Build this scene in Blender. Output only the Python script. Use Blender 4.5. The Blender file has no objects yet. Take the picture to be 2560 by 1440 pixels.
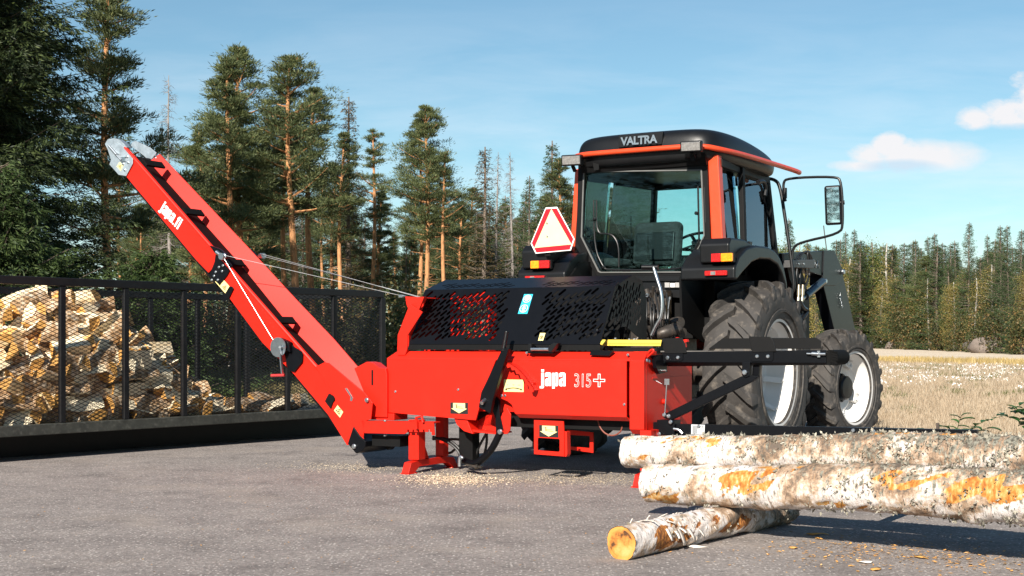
import bpy, math, random
import numpy as np
from mathutils import Vector, Matrix
R = math.radians
sc = bpy.context.scene
C = sc.collection
# ------------------------------------------------------------ camera, sky, sun, exposure
F = 3500.0; CU = 1280.0; CV = 853.0; CZ = 1.08        # focal length and principal point for a 2560 px wide frame
cam = bpy.data.objects.new('camera', bpy.data.cameras.new('camera'))
C.objects.link(cam); sc.camera = cam
cam.location = (0, 0, CZ); cam.rotation_euler = (R(90), 0, 0)
cam.data.sensor_width = 36; cam.data.lens = F / 2560 * 36
cam.data.shift_y = (CV - 720) / 2560
cam.data.clip_start = .05; cam.data.clip_end = 3000
SUN_EL, SUN_AZ = 30.0, 200.0                            # azimuth clockwise from +Y: behind the camera, a little left
sun = bpy.data.objects.new('sun', bpy.data.lights.new('sun', 'SUN'))
C.objects.link(sun)
sun.data.energy = 5.0; sun.data.angle = R(.5); sun.data.color = (1, .93, .83)
sd = Vector((math.sin(R(SUN_AZ)) * math.cos(R(SUN_EL)), math.cos(R(SUN_AZ)) * math.cos(R(SUN_EL)), math.sin(R(SUN_EL))))
sun.rotation_euler = sd.to_track_quat('Z', 'Y').to_euler()
sc.view_settings.view_transform = 'Standard'; sc.view_settings.look = 'None'
sc.view_settings.gamma = 1; sc.view_settings.exposure = .85
try:
    sc.cycles.use_denoising = True
    sc.cycles.max_bounces = 8; sc.cycles.transparent_max_bounces = 16
except Exception: pass

class NT:
    """tiny node-tree helper"""
    def __init__(s, nt): s.nt = nt; s.n = nt.nodes; s.l = nt.links
    def new(s, t, ins=None, **kw):
        n = s.n.new(t)
        for k, v in kw.items(): setattr(n, k, v)
        for k, v in (ins or {}).items():
            if isinstance(v, bpy.types.NodeSocket): s.l.new(v, n.inputs[k])
            else: n.inputs[k].default_value = v
        return n
    def math(s, op, a, b=0.0, c=None, clamp=False):
        n = s.n.new('ShaderNodeMath'); n.operation = op; n.use_clamp = clamp
        for i, v in enumerate((a, b) if c is None else (a, b, c)):
            if isinstance(v, bpy.types.NodeSocket): s.l.new(v, n.inputs[i])
            else: n.inputs[i].default_value = v
        return n.outputs[0]
    def ramp(s, fac, stops, interp='LINEAR'):
        n = s.n.new('ShaderNodeValToRGB'); s.l.new(fac, n.inputs[0]); cr = n.color_ramp; cr.interpolation = interp
        while len(cr.elements) < len(stops): cr.elements.new(1)
        for e, (p, c) in zip(cr.elements, stops): e.position = p; e.color = (c if len(c) == 4 else (*c, 1)) if hasattr(c, '__len__') else (c, c, c, 1)
        return n.outputs[0]
    def mix(s, fac, a, b, mode='MIX'):
        n = s.n.new('ShaderNodeMix'); n.data_type = 'RGBA'; n.blend_type = mode
        for i, v in ((0, fac), (6, a), (7, b)):
            if isinstance(v, bpy.types.NodeSocket): s.l.new(v, n.inputs[i])
            else: n.inputs[i].default_value = (*v, 1) if hasattr(v, '__len__') and len(v) == 3 else v
        return n.outputs[2]
    def noise(s, vec, scale, detail=3, rough=.55, dist=0.0):
        n = s.new('ShaderNodeTexNoise', {'Scale': scale, 'Detail': detail, 'Roughness': rough, 'Distortion': dist})
        if vec is not None: s.l.new(vec, n.inputs['Vector'])
        return n.outputs['Fac']
    def mapping(s, vec, scale=(1, 1, 1), loc=(0, 0, 0), rot=(0, 0, 0)):
        return s.new('ShaderNodeMapping', {'Vector': vec, 'Scale': scale, 'Location': loc, 'Rotation': rot}).outputs[0]

w = bpy.data.worlds.new('World'); sc.world = w; w.use_nodes = True
N = NT(w.node_tree); N.n.clear()
sky = N.new('ShaderNodeTexSky', sky_type='NISHITA', sun_disc=False, sun_elevation=R(SUN_EL), sun_rotation=R(SUN_AZ),
            altitude=100, air_density=1.0, dust_density=.15, ozone_density=2.6)
tc = N.new('ShaderNodeTexCoord')
sep = N.new('ShaderNodeSeparateXYZ', {0: tc.outputs['Generated']})
yy = N.math('MAXIMUM', sep.outputs[1], .02)
pu = N.math('DIVIDE', sep.outputs[0], yy); pv = N.math('DIVIDE', sep.outputs[2], yy)
ahead = N.math('GREATER_THAN', sep.outputs[1], .1)
cv = N.new('ShaderNodeCombineXYZ', {0: pu, 1: pv, 2: 0.0}).outputs[0]
nz = N.noise(N.mapping(cv, (1, 1.7, 1)), 30, 8, .68)
def puff(u, v, ru, rv, edge=.5, wob=1.0):
    a = N.math('MULTIPLY', N.math('SUBTRACT', pu, (u - CU) / F), F / ru)
    b = N.math('MULTIPLY', N.math('SUBTRACT', pv, (CV - v) / F), F / rv)
    d = N.math('ADD', N.math('MULTIPLY', a, a), N.math('MULTIPLY', b, b))
    d = N.math('ADD', d, N.math('MULTIPLY', N.math('SUBTRACT', nz, .5), wob * 3.4))
    return N.math('SUBTRACT', 1.0, N.math('DIVIDE', N.math('SUBTRACT', d, .35), edge), clamp=True)
m = None
for p in ((2222, 368, 48, 38, .9, .8), (2172, 392, 55, 30, 1.1), (2262, 390, 78, 36, 1.1), (2150, 414, 60, 12, 2.0), (2345, 388, 78, 26, 2.8, 1.2),
          (2530, 284, 85, 38, .9), (2440, 296, 50, 26, 1.1), (2640, 250, 120, 80, .8)):
    q = puff(*p); m = q if m is None else N.math('MAXIMUM', m, q)
m = N.math('MULTIPLY', N.math('MULTIPLY', m, .95), ahead)
und = None
for p in ((2250, 418, 85, 16, 1.6, .5), (2570, 325, 100, 14, 1.6, .4)):
    q = puff(*p); und = q if und is None else N.math('MAXIMUM', und, q)
# thin streaks low over the woods
st = N.noise(N.mapping(cv, (2.0, 11, 1), (.3, .1, 0)), 3.2, 5, .6, .4)
st = N.math('MULTIPLY', N.math('SUBTRACT', st, .38, clamp=True), 2.4, clamp=True)
low = N.math('SUBTRACT', 1.0, N.math('DIVIDE', pv, .26), clamp=True)
st = N.math('MULTIPLY', N.math('MULTIPLY', st, low), ahead)
tint = N.mix(1.0, sky.outputs[0], (.90, 1.06, 1.0), 'MULTIPLY')
skyc = N.mix(N.math('MULTIPLY', st, .8), tint, (8.6, 9.1, 9.8))
cc = N.mix(und, (8.4, 8.25, 8.4), (5.8, 7.2, 8.4))
skyc = N.mix(m, skyc, cc)
bg = N.new('ShaderNodeBackground', {'Color': skyc, 'Strength': .062})
wo = N.new('ShaderNodeOutputWorld', {0: bg.outputs[0]})

# ------------------------------------------------------------ the machine frame: s = to the tractor's right, t = forward, z = up
YAW = 30.5
FW = Vector((math.sin(R(YAW)), math.cos(R(YAW)), 0)); RT = Vector((math.cos(R(YAW)), -math.sin(R(YAW)), 0))
T0 = Vector((1.366, 12.99, 0))
def W(s, t, z=0.0): return T0 + RT * s + FW * t + Vector((0, 0, z))
def Pt(u, v, t):
    a = (u - CU) / F
    s = (a * (T0.y + FW.y * t) - T0.x - FW.x * t) / (RT.x - a * RT.y)
    Y = T0.y + FW.y * t + RT.y * s
    return Vector((s, t, CZ - (v - CV) / F * Y))
def Ps(u, v, s):
    a = (u - CU) / F
    t = (a * (T0.y + RT.y * s) - T0.x - RT.x * s) / (FW.x - a * FW.y)
    Y = T0.y + RT.y * s + FW.y * t
    return Vector((s, t, CZ - (v - CV) / F * Y))
def Gp(u, v, z=0.0):
    Y = (CZ - z) * F / (v - CV); return Vector(((u - CU) / F * Y, Y, z))
def Yp(u, v, Y): return Vector(((u - CU) / F * Y, Y, CZ - (v - CV) / F * Y))

# ------------------------------------------------------------ objects
def tag(o, label=None, cat=None, group=None, kind=None):
    for k, v in (('label', label), ('category', cat), ('group', group), ('kind', kind)):
        if v: o[k] = v
    return o
def empty(name, loc=(0, 0, 0), rz=0.0, **kw):
    o = bpy.data.objects.new(name, None); C.objects.link(o); o.location = loc; o.rotation_euler = (0, 0, rz)
    o.empty_display_size = .2
    return tag(o, **kw)
def mesh_np(name, V, Q, mat=None, smooth=False):
    me = bpy.data.meshes.new(name); V = np.asarray(V, dtype=np.float32); Q = np.asarray(Q, dtype=np.int32)
    n, k = Q.shape
    me.vertices.add(len(V)); me.vertices.foreach_set('co', V.ravel())
    me.loops.add(n * k); me.loops.foreach_set('vertex_index', Q.ravel())
    me.polygons.add(n); me.polygons.foreach_set('loop_start', np.arange(0, n * k, k, dtype=np.int32))
    me.polygons.foreach_set('loop_total', np.full(n, k, dtype=np.int32))
    if smooth: me.polygons.foreach_set('use_smooth', np.ones(n, dtype=bool))
    me.update(calc_edges=True)
    if mat: me.materials.append(mat)
    return me
def link(name, me, parent=None, loc=None):
    o = bpy.data.objects.new(name, me); C.objects.link(o)
    if parent: o.parent = parent
    if loc is not None: o.location = loc
    return o
def copy_tree(o, parent=None):
    c = o.copy(); C.objects.link(c)
    if parent: c.parent = parent
    for ch in list(o.children): copy_tree(ch, c)
    return c

class MB:
    def __init__(s): s.v = []; s.f = []
    def add(s, vs, fs):
        n = len(s.v); s.v += [tuple(x) for x in vs]; s.f += [tuple(i + n for i in f) for f in fs]; return s
    def box(s, a, b):
        x0, y0, z0 = a; x1, y1, z1 = b
        return s.add([(x0,y0,z0),(x1,y0,z0),(x1,y1,z0),(x0,y1,z0),(x0,y0,z1),(x1,y0,z1),(x1,y1,z1),(x0,y1,z1)],
                     [(0,3,2,1),(4,5,6,7),(0,1,5,4),(1,2,6,5),(2,3,7,6),(3,0,4,7)])
    def bar(s, p, q, w, h, up=(0, 0, 1)):
        p, q = Vector(p), Vector(q); d = (q - p).normalized(); up = Vector(up)
        if abs(d.dot(up)) > .98: up = Vector((0, 1, 0))
        x = d.cross(up).normalized() * w / 2; y = x.cross(d).normalized() * h / 2
        vs = [p - x - y, p + x - y, p + x + y, p - x + y, q - x - y, q + x - y, q + x + y, q - x + y]
        return s.add(vs, [(0,1,2,3),(7,6,5,4),(4,5,1,0),(5,6,2,1),(6,7,3,2),(7,4,0,3)])
    def prism(s, pts, vec):
        pts = [Vector(p) for p in pts]; vec = Vector(vec); n = len(pts)
        nrm = Vector((0, 0, 0))
        for i in range(n): nrm += pts[i].cross(pts[(i + 1) % n])
        if nrm.dot(vec) > 0: pts = pts[::-1]
        vs = pts + [p + vec for p in pts]
        return s.add(vs, [tuple(range(n)), tuple(range(2 * n - 1, n - 1, -1))] +
                     [((i + 1) % n, i, i + n, (i + 1) % n + n) for i in range(n)])
    def tube(s, path, r, n=10, caps=True, smooth=0):
        P = [Vector(p) for p in path]
        if smooth:
            for _ in range(smooth):
                Q = [P[0]]
                for a, b in zip(P, P[1:]): Q += [a * .75 + b * .25, a * .25 + b * .75]
                P = Q + [P[-1]]
        m = len(P); rr = [r] * m if not hasattr(r, '__len__') else list(r)
        if len(rr) != m: rr = list(np.interp(np.linspace(0, 1, m), np.linspace(0, 1, len(rr)), rr))
        vs = []; X = None
        for i, p in enumerate(P):
            d = (P[min(i + 1, m - 1)] - P[max(i - 1, 0)]).normalized()
            if X is None:
                X = d.cross(Vector((0, 0, 1)) if abs(d.z) < .9 else Vector((1, 0, 0))).normalized()
            else: X = (X - d * X.dot(d)).normalized()
            Yv = d.cross(X)
            vs += [p + (X * math.cos(a) + Yv * math.sin(a)) * rr[i] for a in (2 * math.pi * k / n for k in range(n))]
        fs = [(i*n+k, i*n+(k+1)%n, (i+1)*n+(k+1)%n, (i+1)*n+k) for i in range(m - 1) for k in range(n)]
        if caps: fs += [tuple(range(n - 1, -1, -1)), tuple(range((m-1)*n, m*n))]
        return s.add(vs, fs)
    def cyl(s, p, q, r, n=16): return s.tube([p, q], r, n)
    def lathe(s, o, ax, prof, n=32, closed=False):
        """prof: (distance along axis, radius)"""
        o = Vector(o); ax = Vector(ax).normalized()
        X = ax.cross(Vector((0, 0, 1)) if abs(ax.z) < .9 else Vector((1, 0, 0))).normalized(); Yv = ax.cross(X)
        vs = [o + ax * a + (X * math.cos(t) + Yv * math.sin(t)) * r for a, r in prof for t in (2*math.pi*k/n for k in range(n))]
        m = len(prof)
        fs = [(i*n+k, i*n+(k+1)%n, ((i+1)%m)*n+(k+1)%n, ((i+1)%m)*n+k) for i in range(m if closed else m - 1) for k in range(n)]
        return s.add(vs, fs)
    def hexb(s, p, ax, r=.012, h=.012):
        return s.lathe(p, ax, [(0, 0.0001), (0, r), (h*.7, r), (h, r*.7), (h, .0001)], 8)
    def build(s, name, mat, parent=None, off=(0, 0, 0), bevel=0.0, smooth=True, ang=35, segs=2, solid=0.0):
        me = bpy.data.meshes.new(name)
        vs = s.v if not any(off) else [(a - off[0], b - off[1], c - off[2]) for a, b, c in s.v]
        me.from_pydata(vs, [], s.f)
        if mat: me.materials.append(mat)
        import bmesh
        bm = bmesh.new(); bm.from_mesh(me); bmesh.ops.remove_doubles(bm, verts=bm.verts, dist=1e-5)
        bmesh.ops.recalc_face_normals(bm, faces=bm.faces); bm.to_mesh(me); bm.free()
        if smooth:
            me.polygons.foreach_set('use_smooth', [True] * len(me.polygons))
            try: me.set_sharp_from_angle(angle=R(ang))
            except Exception: pass
        o = link(name, me, parent)
        if solid: md = o.modifiers.new('solidify', 'SOLIDIFY'); md.thickness = solid
        if bevel:
            md = o.modifiers.new('bevel', 'BEVEL'); md.width = bevel; md.segments = segs; md.limit_method = 'ANGLE'; md.angle_limit = R(30)
            md.harden_normals = True
        return o

def plate(name, outer, holes, org, U, V, th, mat, parent, off=(0, 0, 0)):
    """flat plate with holes: outer/holes are 2D loops in the (U,V) plane, extruded th/2 both ways"""
    cu = bpy.data.curves.new(name, 'CURVE'); cu.dimensions = '2D'; cu.fill_mode = 'BOTH'; cu.extrude = th / 2
    for lp in [outer] + holes:
        sp = cu.splines.new('POLY'); sp.points.add(len(lp) - 1); sp.use_cyclic_u = True
        for p, q in zip(sp.points, lp): p.co = (q[0], q[1], 0, 1)
    return curve_mesh(name, cu, org, U, V, mat, parent, off)
def curve_mesh(name, cu, org, U, V, mat, parent, off=(0, 0, 0)):
    o = bpy.data.objects.new(name, cu); C.objects.link(o)
    bpy.context.view_layer.update()
    dg = bpy.context.evaluated_depsgraph_get()
    me = bpy.data.meshes.new_from_object(o.evaluated_get(dg))
    bpy.data.objects.remove(o)
    U = Vector(U).normalized(); V = Vector(V); V = (V - U * V.dot(U)).normalized(); Nn = U.cross(V)
    M = Matrix(((U.x, V.x, Nn.x, org[0] - off[0]), (U.y, V.y, Nn.y, org[1] - off[1]), (U.z, V.z, Nn.z, org[2] - off[2]), (0, 0, 0, 1)))
    me.transform(M); me.materials.clear()
    if mat: me.materials.append(mat)
    return link(name, me, parent)
def text(name, body, org, U, V, height, width, mat, parent, off=(0, 0, 0), bold=0.0, outline=0.0, th=.0006, space=1.0):
    cu = bpy.data.curves.new(name, 'FONT'); cu.body = body; cu.size = 1; cu.offset = bold; cu.space_character = space
    if outline: cu.fill_mode = 'NONE'; cu.bevel_depth = outline; cu.bevel_resolution = 0
    else: cu.extrude = .002
    cu.resolution_u = 4
    o = bpy.data.objects.new(name, cu); C.objects.link(o); bpy.context.view_layer.update()
    me = bpy.data.meshes.new_from_object(o.evaluated_get(bpy.context.evaluated_depsgraph_get())); bpy.data.objects.remove(o)
    xs = [v.co.x for v in me.vertices]; ys = [v.co.y for v in me.vertices]
    x0, x1, y0, y1 = min(xs), max(xs), min(ys), max(ys)
    U = Vector(U).normalized(); V = Vector(V); V = (V - U * V.dot(U)).normalized(); Nn = U.cross(V); org = Vector(org) - Vector(off)
    for v in me.vertices:
        a = (v.co.x - x0) / (x1 - x0) * width; b = (v.co.y - y0) / (y1 - y0) * height
        v.co = org + U * a + V * b + Nn * (v.co.z * (.3 if not outline else .1) + th)
    me.materials.clear(); me.materials.append(mat)
    return link(name, me, parent)
# ------------------------------------------------------------ materials
MATS = {}
def mat(name, col, rough=.5, metal=0.0, vary=.12, vscale=8, bump=0.0, bscale=60, coat=0.0, dirt=0.0, dirtcol=(.25, .2, .15), spec=.5, emit=0):
    m = bpy.data.materials.new(name); m.use_nodes = True; N = NT(m.node_tree)
    b = N.n['Principled BSDF']; tc = N.new('ShaderNodeTexCoord').outputs['Object']
    n1 = N.noise(tc, vscale, 5, .6)
    c = N.mix(1.0, (*[x for x in col],), N.ramp(n1, [(.3, 1 - vary), (.7, 1 + vary)]), 'MULTIPLY')
    if dirt:
        n2 = N.noise(tc, vscale * 2.3, 7, .68)
        d = N.math('MULTIPLY', N.math('SUBTRACT', n2, .52, clamp=True), dirt * 6, clamp=True)
        c = N.mix(d, c, dirtcol)
        N.l.new(N.math('ADD', rough, N.math('MULTIPLY', d, .5), clamp=True), b.inputs['Roughness'])
    else:
        r = N.math('ADD', rough - .05, N.math('MULTIPLY', n1, .1)); N.l.new(r, b.inputs['Roughness'])
    N.l.new(c, b.inputs['Base Color']); b.inputs['Metallic'].default_value = metal
    b.inputs['Coat Weight'].default_value = coat; b.inputs['Coat Roughness'].default_value = .12
    b.inputs['Specular IOR Level'].default_value = spec
    if bump:
        bp = N.new('ShaderNodeBump', {'Strength': .6, 'Distance': bump, 'Height': N.noise(tc, bscale, 5, .6)})
        N.l.new(bp.outputs[0], b.inputs['Normal'])
    if emit:
        b.inputs['Emission Color'].default_value = (*col, 1); b.inputs['Emission Strength'].default_value = emit
    MATS[name] = m; return m
red = mat('red_paint', (.58, .0145, .0055), .42, vary=.06, vscale=2, coat=.04, dirt=.08, dirtcol=(.42, .035, .016), bump=.0005, bscale=70, spec=.28)
orange = mat('orange_paint', (.66, .058, .014), .38, vary=.05, coat=.3, dirt=.05, dirtcol=(.5, .2, .12))
blk = mat('black_paint', (.003, .0035, .005), .36, vary=.1, dirt=.05, dirtcol=(.013, .013, .013), spec=.2)
blkm = mat('black_matt', (.004, .004, .0042), .55, dirt=.06, dirtcol=(.014, .013, .012), spec=.2)
plast = mat('black_plastic', (.006, .0063, .007), .38, vary=.15, vscale=5, dirt=.08, dirtcol=(.02, .019, .018), spec=.35, bump=.0006, bscale=160)
cagem = mat('cage_steel', (.008, .008, .009), .42, vary=.2, dirt=.10, dirtcol=(.05, .045, .04), spec=.35)
cagedirty = mat('cage_rail_dirty', (.035, .036, .03), .6, vary=.35, dirt=.45, dirtcol=(.13, .125, .11), vscale=12)
rubber = mat('tyre_rubber', (.040, .036, .033), .72, vary=.35, vscale=5, dirt=.9, dirtcol=(.15, .13, .11), bump=.002, bscale=40)
rimw = mat('white_rim', (.72, .70, .67), .45, vary=.05, dirt=.10, dirtcol=(.4, .36, .3))
zinc = mat('zinc_steel', (.55, .58, .6), .33, 1.0, vary=.12, vscale=20, dirt=.1, dirtcol=(.3, .3, .3))
galv = mat('galvanised_sheet', (.5, .56, .6), .42, .75, vary=.22, vscale=14)
greasy = mat('greasy_iron', (.05, .042, .036), .45, .4, vary=.4, dirt=.4, dirtcol=(.13, .08, .05), bump=.004, bscale=30)
yellow = mat('yellow_decal', (.85, .72, .3), .5, vary=.03)
yel2 = mat('yellow_scale', (.72, .56, .08), .45, vary=.04)
decblk = mat('decal_black', (.01, .01, .01), .5)
white = mat('white_decal', (.85, .83, .8), .5, vary=.03)
cyan = mat('cyan_decal', (.03, .45, .62), .45, vary=.03)
signr = mat('sign_red', (.65, .01, .02), .35, vary=.05); signy = mat('sign_cream', (.88, .68, .38), .4, vary=.04)
lampr = mat('lamp_red', (.55, .01, .01), .18, vary=.3, vscale=60, coat=1); lampo = mat('lamp_orange', (.85, .3, .01), .18, vary=.3, vscale=60, coat=1)
lampw = mat('lamp_clear', (.30, .29, .28), .15, .4, vary=.3, vscale=50, coat=1)
belt = mat('belt_rubber', (.006, .006, .006), .8, vary=.3, spec=.1)
fabric = mat('seat_fabric', (.022, .022, .023), .9, vary=.3, vscale=30)
rope = mat('wire_rope', (.5, .5, .5), .4, .9)
hose = mat('hose_rubber', (.012, .012, .012), .45)
copper = mat('brass_fitting', (.5, .42, .3), .35, .8, vary=.2)
mirror = bpy.data.materials.new('mirror_glass'); mirror.use_nodes = True
_b = mirror.node_tree.nodes['Principled BSDF']; _b.inputs['Metallic'].default_value = 1; _b.inputs['Roughness'].default_value = .02; _b.inputs['Base Color'].default_value = (.8, .85, .85, 1)

def glass_mat(name, tint, fr=1.0):
    m = bpy.data.materials.new(name); m.use_nodes = True; N = NT(m.node_tree); N.n.clear()
    tr = N.new('ShaderNodeBsdfTransparent', {'Color': (*tint, 1)})
    gl = N.new('ShaderNodeBsdfGlossy', {'Color': (.9, .95, 1, 1), 'Roughness': .01})
    fz = N.new('ShaderNodeFresnel', {'IOR': 1.5})
    mx = N.new('ShaderNodeMixShader', {0: N.math('MULTIPLY', fz.outputs[0], fr), 1: tr.outputs[0], 2: gl.outputs[0]})
    N.new('ShaderNodeOutputMaterial', {0: mx.outputs[0]}); return m
glass = glass_mat('cab_glass', (.80, .93, .92), .5)
glass_side = glass_mat('cab_side_glass', (.72, .90, .92), 1.3)

def leaf_mat(name, cols, trans=.25, rough=.6, bright=1.0):
    m = bpy.data.materials.new(name); m.use_nodes = True; N = NT(m.node_tree); N.n.clear()
    g = N.new('ShaderNodeNewGeometry'); oi = N.new('ShaderNodeObjectInfo')
    tc = N.new('ShaderNodeTexCoord').outputs['Object']
    f = N.math('ADD', N.math('MULTIPLY', g.outputs['Random Per Island'], .45), N.math('MULTIPLY', N.noise(tc, 1.3, 3), .55))
    k = len(cols); c = N.ramp(f, [(.15 + .7 * i / (k - 1), cols[i]) for i in range(k)])
    v = N.math('ADD', .78 * bright, N.math('MULTIPLY', oi.outputs['Random'], .44 * bright))
    c = N.mix(1.0, c, N.new('ShaderNodeCombineColor', {0: v, 1: v, 2: v}).outputs[0], 'MULTIPLY')
    d = N.new('ShaderNodeBsdfPrincipled', {'Base Color': c, 'Roughness': rough, 'Specular IOR Level': .35})
    t = N.new('ShaderNodeBsdfTranslucent', {'Color': c})
    mx = N.new('ShaderNodeMixShader', {0: trans, 1: d.outputs[0], 2: t.outputs[0]})
    N.new('ShaderNodeOutputMaterial', {0: mx.outputs[0]}); return m
needle_pine = leaf_mat('pine_needles', [(.030, .046, .021), (.085, .108, .042), (.19, .20, .075)], .2)
needle_spruce = leaf_mat('spruce_needles', [(.016, .032, .013), (.042, .075, .026), (.10, .14, .042)], .2)
needle_dark = leaf_mat('dark_spruce_needles', [(.008, .014, .005), (.026, .042, .014), (.10, .13, .035)], .15)
needle_brown = leaf_mat('browning_spruce_needles', [(.03, .04, .018), (.08, .07, .03), (.24, .12, .045)], .2)
needle_dead = leaf_mat('dead_twigs', [(.07, .055, .045), (.13, .11, .10), (.2, .18, .17)], .0, .8)
leaf_yel = leaf_mat('autumn_birch_leaves', [(.13, .13, .035), (.26, .21, .06), (.42, .30, .10)], .35)
leaf_grn = leaf_mat('green_leaves', [(.04, .07, .015), (.10, .13, .03), (.22, .19, .06)], .35)
leaf_bush = leaf_mat('bush_leaves', [(.03, .05, .015), (.08, .09, .03), (.3, .16, .06)], .3)
leaf_big = leaf_mat('broad_green_leaves', [(.03, .09, .03), (.05, .15, .04), (.10, .22, .06)], .3, .35)

def bark(name, low, high, z0=.15, z1=.55, sc_=3.0):
    m = bpy.data.materials.new(name); m.use_nodes = True; N = NT(m.node_tree); b = N.n['Principled BSDF']
    tcn = N.new('ShaderNodeTexCoord'); z = N.new('ShaderNodeSeparateXYZ', {0: tcn.outputs['Generated']}).outputs[2]
    n = N.noise(N.mapping(tcn.outputs['Object'], (6, 6, 1.5)), sc_, 6, .65)
    f = N.math('DIVIDE', N.math('SUBTRACT', N.math('ADD', z, N.math('MULTIPLY', N.math('SUBTRACT', n, .5), .35)), z0), z1 - z0, clamp=True)
    c = N.mix(f, low, high); c = N.mix(1.0, c, N.ramp(n, [(.3, .55), (.7, 1.3)]), 'MULTIPLY')
    N.l.new(c, b.inputs['Base Color']); b.inputs['Roughness'].default_value = .85
    bp = N.new('ShaderNodeBump', {'Strength': .7, 'Distance': .02, 'Height': n}); N.l.new(bp.outputs[0], b.inputs['Normal'])
    return m
bark_pine = bark('pine_bark', (.22, .13, .085), (.50, .24, .10), .05, .4)
bark_spruce = bark('spruce_bark', (.13, .10, .08), (.17, .13, .10))
bark_dead = bark('dead_bark', (.22, .19, .17), (.26, .23, .21))
def birch_trunk():
    m = bpy.data.materials.new('birch_trunk_bark'); m.use_nodes = True; N = NT(m.node_tree); b = N.n['Principled BSDF']
    tcn = N.new('ShaderNodeTexCoord').outputs['Object']
    n = N.noise(N.mapping(tcn, (2, 2, 9)), 2.5, 5, .7)
    N.l.new(N.ramp(n, [(.40, (.06, .05, .045)), (.48, (.45, .42, .38)), (1, (.58, .55, .50))]), b.inputs['Base Color'])
    b.inputs['Roughness'].default_value = .8; return m
bark_birch = birch_trunk()

# ------------------------------------------------------------ the ground
def ground_mat(name, stops, scale, fine, bump, sp=None, detail_col=None, rough=.9):
    m = bpy.data.materials.new(name); m.use_nodes = True; N = NT(m.node_tree); b = N.n['Principled BSDF']
    tc = N.new('ShaderNodeTexCoord').outputs['Object']
    n1 = N.noise(tc, scale, 6, .6); n2 = N.noise(tc, fine, 4, .7)
    c = N.ramp(n1, stops)
    c = N.mix(1.0, c, N.ramp(n2, [(.25, .45), (.5, 1.0), (.75, 1.6)]), 'MULTIPLY')
    if sp:
        vo = N.new('ShaderNodeTexVoronoi', {'Vector': tc, 'Scale': sp[0]})
        spk = N.ramp(vo.outputs['Distance'], [(.0, 1.0), (sp[1], 1.0), (sp[1] + .06, 0.0)])
        rnd = N.new('ShaderNodeSeparateColor', {0: vo.outputs['Color']}).outputs[0]
        spk = N.math('MULTIPLY', spk, N.math('GREATER_THAN', rnd, sp[2]))
        c = N.mix(spk, c, sp[3])
    if detail_col:
        n3 = N.noise(N.mapping(tc, (1, 1, 1), (7, 3, 0)), detail_col[0], 5, .65)
        c = N.mix(N.math('MULTIPLY', N.math('SUBTRACT', n3, detail_col[1], clamp=True), detail_col[2], clamp=True), c, detail_col[3])
    N.l.new(c, b.inputs['Base Color']); b.inputs['Roughness'].default_value = rough; b.inputs['Specular IOR Level'].default_value = .25
    bp = N.new('ShaderNodeBump', {'Strength': .8, 'Distance': bump, 'Height': n2}); N.l.new(bp.outputs[0], b.inputs['Normal'])
    return m
asph = ground_mat('asphalt', [(.3, (.18, .157, .146)), (.45, (.245, .214, .198)), (.55, (.265, .232, .214)), (.7, (.31, .27, .245))], 2.2, 55, .014,
                  (45, .24, .66, (.62, .56, .51)), (1.1, .54, 2.6, (.36, .30, .25)))
fieldm = ground_mat('dry_field', [(.3, (.36, .27, .18)), (.55, (.44, .35, .24)), (.8, (.30, .28, .16))], .35, 9, .03)
sandm = ground_mat('stubble', [(.3, (.56, .46, .34)), (.7, (.66, .55, .42))], .12, 3, .02)
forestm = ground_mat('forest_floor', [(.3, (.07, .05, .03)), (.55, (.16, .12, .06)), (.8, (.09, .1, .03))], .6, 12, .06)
def sheet(name, pts, z, m, **kw):
    me = bpy.data.meshes.new(name); me.from_pydata([(x, y, z) for x, y in pts], [], [tuple(range(len(pts)))]); me.materials.append(m)
    me.update()
    if me.polygons[0].normal.z < 0: me.flip_normals()
    o = link(name, me); o['kind'] = 'structure'; return o
sheet('ground', [(-900, -60), (900, -60), (900, 1500), (-900, 1500)], 0, fieldm)
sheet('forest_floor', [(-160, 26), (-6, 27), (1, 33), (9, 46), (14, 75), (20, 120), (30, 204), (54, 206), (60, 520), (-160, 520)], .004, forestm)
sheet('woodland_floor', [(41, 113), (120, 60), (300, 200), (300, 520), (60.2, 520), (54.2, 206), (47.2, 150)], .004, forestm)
sheet('asphalt_yard', [(-60, -30), (40, -30), (30, 7), (16, 12.6), (8.5, 15.4), (5.5, 16.6), (3.5, 19.5), (-3, 22.5), (-20, 22), (-60, 21)], .008, asph)
sheet('stubble_field', [(11, 69), (16.9, 64), (20.3, 55.6), (60, 30), (90, 60), (41, 112), (47, 150), (54, 204), (30, 203), (19, 120)], .012, sandm)
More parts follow.
